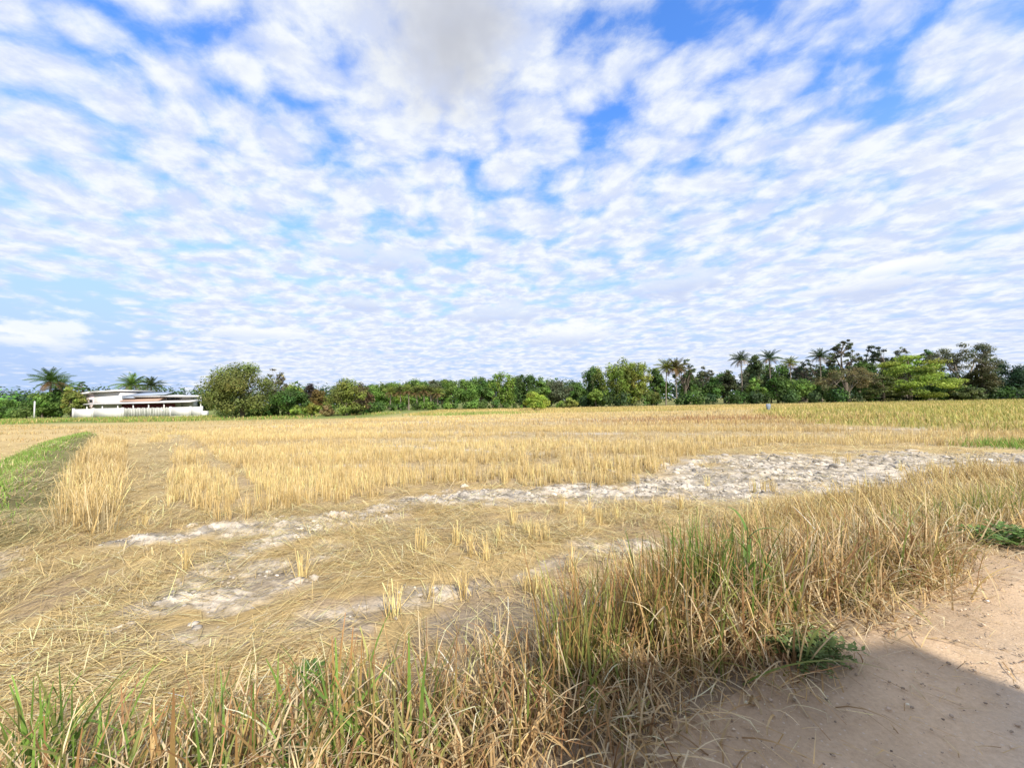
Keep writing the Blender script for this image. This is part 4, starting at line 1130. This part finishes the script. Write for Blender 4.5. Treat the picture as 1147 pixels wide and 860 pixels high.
# undergrowth and far-off wood that nobody could count
def hedge(name, pts, hmin, hmax, thick, per_m, size, cols, label):
    mb = MB()
    for (xa, ya), (xb, yb) in zip(pts[:-1], pts[1:]):
        L = math.hypot(xb - xa, yb - ya); k = max(3, int(L * .9)); t = rng.random(k)
        cen = np.stack([xa + (xb - xa) * t, ya + (yb - ya) * t + rng.normal(0, thick, k), np.zeros(k)], -1)
        r = U_(hmin, hmax, k) * .5; cen[:, 2] = r * .95
        half = k // 2
        leaf_cloud(mb, cen[:half], r[:half], int(L * per_m * .5), size, cols[0], 1.0, .3)
        leaf_cloud(mb, cen[half:], r[half:], int(L * per_m * .5), size, cols[1], 1.0, .3)
    return tag(mb.build(name, M_LEAF), label, 'undergrowth', kind='stuff')
def gp(px, D): return (pix(px, 450, D).x, D)
hedge('undergrowth', [gp(235, 66), gp(300, 64), gp(410, 66), gp(430, 92), gp(500, 96), gp(600, 97), gp(660, 95)], .8, 2.6, 1.2, 110, .36, (DARK, MIDG), 'tangled undergrowth at the feet of the left and middle trees')
hedge('undergrowth', [gp(655, 94), gp(760, 96), gp(860, 98), gp(960, 99), gp(1060, 98), gp(1200, 100)], 1.6, 4.2, 1.8, 140, .42, (DARK, (.045, .08, .028)), 'dark shrubby undergrowth along the foot of the right tree line')
hedge('undergrowth', [gp(-60, 84), gp(40, 80), gp(95, 82)], 1.5, 4.0, 1.5, 100, .38, (MIDG, DARK), 'green undergrowth left of the white house')
hedge('distant_wood', [gp(-200, 190), gp(0, 190), gp(300, 190), gp(600, 190), gp(900, 190), gp(1200, 190), gp(1400, 190)], 8, 14, 6, 90, 1.0, (BLU, DARK), 'far wood behind the trees')

# ------------------------------------------------------------------ house
M_WHITE = solid_material('white_render', (.56, .545, .53), .7, .05, 1.2, dirt=(.55, .53, .48), dirt_amt=.25)
M_WALLW = solid_material('white_wall_paint', (.57, .56, .535), .75, .05, 1.0, dirt=(.42, .42, .36), dirt_amt=.35)
M_STAIN = solid_material('weathered_slats', (.50, .50, .45), .8, .1, 1.4, dirt=(.16, .18, .13), dirt_amt=.95)
M_ROOFW = solid_material('white_roof', (.64, .62, .60), .5, .04, .8)
M_ROOFB = solid_material('blue_grey_roof', (.30, .35, .43), .45, .08, .8)
M_TERRA = solid_material('terracotta', (.40, .27, .20), .7, .12, 1.5)
M_RED = solid_material('eave_shaded_red', (.20, .045, .055), .6, .12, 1.5)
M_DARK = solid_material('dark_glass_and_shade', (.03, .035, .045), .15, .1, 2)
M_PINKSHADE = solid_material('shaded_pink_render', (.62, .52, .52), .75, .05, 1.2)
M_CONC = solid_material('pale_concrete', (.70, .69, .66), .8, .08, 4)

HD = 80.0
def hx(px): return pix(px, 450, HD).x
def hz(px, py, D=HD): return pix(px, py, D).z
ho = empty('white_house', (hx(150), HD, 0), 'low white house with flat roofs and a blue grey upper roof behind a white wall', 'house')
ox = hx(150)
def hb(name, px0, px1, z0, z1, y0, y1, mat, parent=ho):
    return MB().box((hx(px0) + hx(px1)) / 2 - ox, (y0 + y1) / 2, (z0 + z1) / 2, hx(px1) - hx(px0), y1 - y0, z1 - z0).build(name, mat, parent)
wl = hb('wall', 94, 131, 0, 5.0, .6, 8, M_WHITE)
hb('shaded_end_panel', 93.6, 102, 0.02, 4.9, .55, .59, M_PINKSHADE)  # pinkish tone painted on as the shade of the less lit end wall
wn_ = hb('window', 97.2, 100.6, 3.05, 3.65, .50, .545, M_DARK); 
hb('balcony', 86.5, 93.8, 2.85, 3.15, .2, 4, M_ROOFW)
hb('recess_shade', 87.5, 93.5, 0, 2.84, 1.4, 5, M_DARK)  # solid dark block stands in for the shade inside the recess
hb('wall', 131.2, 191.5, 0, 4.3, 2.2, 8, M_WHITE)
hb('wall', 191.7, 205, 0, 3.9, 2.4, 3.6, M_WHITE)
hb('post', 214, 214.8, 0, 3.8, 2.3, 2.5, M_CONC)
# left roof slab: its left end droops
xl, xm_, xr_ = hx(85.5) - ox, hx(102) - ox, hx(132) - ox
rl = MB()
rl.hexa([(xl, -.4, 4.45), (xm_, -.4, 4.98), (xm_, 8.4, 5.05), (xl, 8.4, 4.5)], [(xl, -.4, 4.75), (xm_, -.4, 5.26), (xm_, 8.4, 5.33), (xl, 8.4, 4.8)])
rl.hexa([(xm_ + .003, -.4, 4.98), (xr_, -.4, 5.22), (xr_, 8.4, 5.25), (xm_ + .003, 8.4, 5.05)], [(xm_ + .003, -.4, 5.26), (xr_, -.4, 5.50), (xr_, 8.4, 5.53), (xm_ + .003, 8.4, 5.33)])
rl.build('roof', M_ROOFW, ho)
# blue-grey upper roof slopes towards the viewer
xa, xb = hx(130.5) - ox, hx(176) - ox
MB().hexa([(xa + .2, .8, 4.15), (xb + .9, .8, 4.35), (xb - 1.3, 5.4, 4.98), (xa + .2, 5.4, 4.98)], [(xa + .2, .75, 4.30), (xb + .9, .75, 4.50), (xb - 1.3, 5.4, 5.13), (xa + .2, 5.4, 5.13)]).build('upper_roof', M_ROOFB, ho)
hb('skylight', 131.5, 146, 3.75, 4.14, .9, 1.0, M_ROOFB)
hb('fascia', 145.5, 178, 3.98, 4.14, .72, .80, M_ROOFW)
MB().hexa([(hx(133) - ox, .0, 3.08), (hx(176.5) - ox, .0, 3.08), (hx(176.5) - ox, 2.1, 3.75), (hx(133) - ox, 2.1, 3.75)], [(hx(133) - ox, -.02, 3.16), (hx(176.5) - ox, -.02, 3.16), (hx(176.5) - ox, 2.1, 3.92), (hx(133) - ox, 2.1, 3.92)]).build('tiled_roof', M_TERRA, ho)
# long white eave roof across the front
xa, xb = hx(102.5) - ox, hx(220.5) - ox
MB().hexa([(xa, -1.6, 2.52), (xb, -1.6, 2.72), (xb - .8, 2.1, 3.0), (xa, 2.1, 3.0)], [(xa, -1.6, 2.70), (xb, -1.6, 2.90), (xb - .8, 2.1, 3.30), (xa, 2.1, 3.30)]).build('eave_roof', M_ROOFW, ho)
hb('shaded_red_band', 103, 191, 0, 2.5, 1.0, 1.15, M_RED)  # red wall with the eave's shadow put into its dark colour
for k in range(6): hb('post', 104 + k * 17, 104.8 + k * 17, 0, 2.52, -1.2, -1.05, M_CONC)
for k in range(3): hb('clerestory_window', 176.8 + k * 5.1, 181.2 + k * 5.1, 3.35, 3.72, 2.05, 2.18, M_DARK)
hb('clerestory_wall', 193.5, 204, 3.3, 3.8, 2.2, 2.38, M_WHITE)
xa, xb = hx(176.5) - ox, hx(216) - ox
MB().hexa([(xa, .6, 3.95), (xb + .6, .6, 3.80), (xb - 1.5, 4, 4.1), (xa, 4, 4.3)], [(xa, .6, 4.12), (xb + .6, .6, 3.97), (xb - 1.5, 4, 4.27), (xa, 4, 4.47)]).build('right_roof', M_ROOFW, ho)

BD = 76.0
def bxx(px): return pix(px, 450, BD).x
bw = empty('boundary_wall', (bxx(150), BD, 0), 'long white boundary wall with a stained slatted middle, in front of the white house', 'wall')
bo = bxx(150)
def bb(name, px0, px1, z0, z1, y0, y1, mat): return MB().box((bxx(px0) + bxx(px1)) / 2 - bo, (y0 + y1) / 2, (z0 + z1) / 2, bxx(px1) - bxx(px0), y1 - y0, z1 - z0).build(name, mat, bw)
bb('wall_panel', 82.3, 104, -.1, 1.72, 0, .2, M_WALLW)
bb('wall_panel', 104.3, 137, -.1, 1.80, 0, .2, M_WALLW)
sl = MB(); npl = 30
for k in range(npl):
    a = bxx(137.4) + (bxx(190.6) - bxx(137.4)) * k / npl; wv = (bxx(190.6) - bxx(137.4)) / npl
    sl.box(a + wv * .5 - bo, .1, .86, wv * .60, .1, 1.88 - .1 * (k % 3))
sl.build('slatted_panel', M_STAIN, bw)
MB().box((bxx(137.3) + bxx(190.8)) / 2 - bo, .20, .8, bxx(190.8) - bxx(137.3) - .1, .04, 1.7).build('gap_shade_backing', solid_material('gap_shade_olive', (.20, .22, .15), .85, .25, 2), bw)  # dark olive sheet, painted as the shade in the gaps between slats
bb('wall_panel', 191, 213, .05, 1.78, 0, .2, M_WALLW)
bb('wall_panel', 213.3, 225.6, .05, 1.78, 0, .2, M_WALLW)
bb('plinth', 191, 225.8, -.1, .048, -.05, .25, M_CONC)
bb('end_block', 225.9, 232, -.2, .95, -.3, .4, M_WALLW)
for px in (82.1, 104.15, 137.2, 190.8, 213.1, 225.75): bb('pillar', px - .7, px + .7, -.1, 1.9, -.08, .28, M_WALLW)

# white post at the left
pp = pix(38.3, 467, 72.0)
pm = MB(); pm.box(0, 0, 1.55, .14, .14, 3.4); pm.hexa([(-.07, -.07, 3.253), (.07, -.07, 3.253), (.07, .07, 3.253), (-.07, .07, 3.253)], [(-.04, -.04, 3.34), (.04, -.04, 3.34), (.04, .04, 3.34), (-.04, .04, 3.34)])
po = pm.build('concrete_post', M_CONC); po.location = (pp.x, 72.0, 0); tag(po, 'thin white concrete post standing before green trees at the left', 'post')

# grey-blue cloth on a stake out in the field
M_CLOTH = solid_material('faded_cloth', (.20, .235, .29), .8, .15, 6)
cx, cy = gpx(861, 462)
ck = empty('cloth_stake', (cx, cy, 0), 'small grey blue cloth hung on a stake in the right of the field', 'scarecrow')
MB().tube([(0, 0, -.1), (.02, 0, .5), (0, 0, 1.02)], (.025, .022, .018), (.25, .2, .14), 6).build('stake', M_BARK, ck)
cm = MB(); na_ = 10
rows = [(1.0, .10), (.92, .24), (.70, .26), (.48, .20), (.34, .12)]
pts = np.array([[(math.cos(q / na_ * 6.283) * r * (1 + .25 * math.sin(q * 2.5 + z * 9)), math.sin(q / na_ * 6.283) * r * .5, z + .04 * math.sin(q * 3)) for q in range(na_)] for z, r in rows])
fcs = [(a * na_ + b, a * na_ + (b + 1) % na_, (a + 1) * na_ + (b + 1) % na_, (a + 1) * na_ + b) for a in range(len(rows) - 1) for b in range(na_)]
cm.add(pts.reshape(-1, 3), fcs); cm.build('cloth', M_CLOTH, ck, True)

# half hidden green-roofed building at the right edge
M_GROOF = solid_material('pale_green_roof', (.42, .60, .48), .5, .08, 1)
M_BWALL = solid_material('grey_blue_wall', (.36, .38, .44), .8, .1, 1)
gb_x = pix(1128, 450, 116).x
gbu = empty('green_roofed_building', (gb_x, 116, 0), 'building with a pale green roof half hidden behind the right edge trees', 'building')
MB().box(0, 0, 1.7, 13, 6, 3.4).build('wall', M_BWALL, gbu)
MB().hexa([(-7.2, -3.6, 3.1), (7.2, -3.6, 3.1), (7.2, 0, 5.0), (-7.2, 0, 5.0)], [(-7.2, -3.6, 3.25), (7.2, -3.6, 3.25), (7.2, 0, 5.15), (-7.2, 0, 5.15)]).hexa([(-7.2, .01, 5.0), (7.2, .01, 5.0), (7.2, 3.6, 3.1), (-7.2, 3.6, 3.1)], [(-7.2, .01, 5.15), (7.2, .01, 5.15), (7.2, 3.6, 3.25), (-7.2, 3.6, 3.25)]).build('roof', M_GROOF, gbu)
for k in (-4, 0, 4): MB().box(k, -3.03, 1.8, 1.4, .05, 1.2).build('window', M_DARK, gbu)

# ------------------------------------------------------------------ unseen truck, added behind the viewer to throw the shadow over the road
M_TRUCK = solid_material('white_truck_paint', (.75, .75, .74), .4, .05, 2)
M_TYRE = solid_material('tyre_rubber', (.03, .03, .03), .85, .1, 8)
M_RIM = solid_material('grey_steel', (.4, .4, .42), .4, .1, 8, metallic=.8)
TX, TY, TRZ = 2.35, -1.45, R(5)
tk = empty('shadow_truck', (TX, TY, ROAD_H), 'unseen white box truck added behind the viewer to throw the road shadow', 'truck', rz=TRZ)
MB().box(.55, 0, 1.62, 2.4, 1.95, 1.94).build('cargo_box', M_TRUCK, tk)
MB().box(-.35, 0, .52, 4.1, .8, .2).build('chassis', M_RIM, tk)
cb = MB().hexa([(-2.6, -.9, .45), (-1.10, -.9, .45), (-1.10, .9, .45), (-2.6, .9, .45)], [(-2.5, -.88, 1.2), (-1.10, -.88, 1.2), (-1.10, .88, 1.2), (-2.5, .88, 1.2)]).hexa([(-2.5, -.88, 1.203), (-1.10, -.88, 1.203), (-1.10, .88, 1.203), (-2.5, .88, 1.203)], [(-2.2, -.8, 1.85), (-1.10, -.8, 1.85), (-1.10, .8, 1.85), (-2.2, .8, 1.85)]).build('cab', M_TRUCK, tk)
MB().hexa([(-2.52, -.75, 1.28), (-2.46, -.75, 1.28), (-2.46, .75, 1.28), (-2.52, .75, 1.28)], [(-2.30, -.7, 1.76), (-2.24, -.7, 1.76), (-2.24, .7, 1.76), (-2.30, .7, 1.76)]).build('windscreen', M_DARK, tk)
for sx in (-1.8, 1.05):
    for sy in (-.82, .82):
        w_ = MB(); aa = np.linspace(0, 2 * math.pi, 25)
        w_.tube([(sx, sy - .1, .36), (sx, sy - .099, .36), (sx, sy + .099, .36), (sx, sy + .1, .36)], (.05, .36, .36, .05), (.03, .03, .03), 24)
        tyre = w_.build('wheel', M_TYRE, tk)
        MB().tube([(sx, sy - .105, .36), (sx, sy - .104, .36), (sx, sy + .104, .36), (sx, sy + .105, .36)], (.02, .2, .2, .02), (.4, .4, .42), 18).build('rim', M_RIM, tyre)
for sy in (-.62, .62): MB().box(-2.56, sy, .82, .04, .3, .16).build('headlight', M_CONC, tk)
MB().box(-2.67, 0, .42, .12, 1.8, .2).build('bumper', M_RIM, tk)
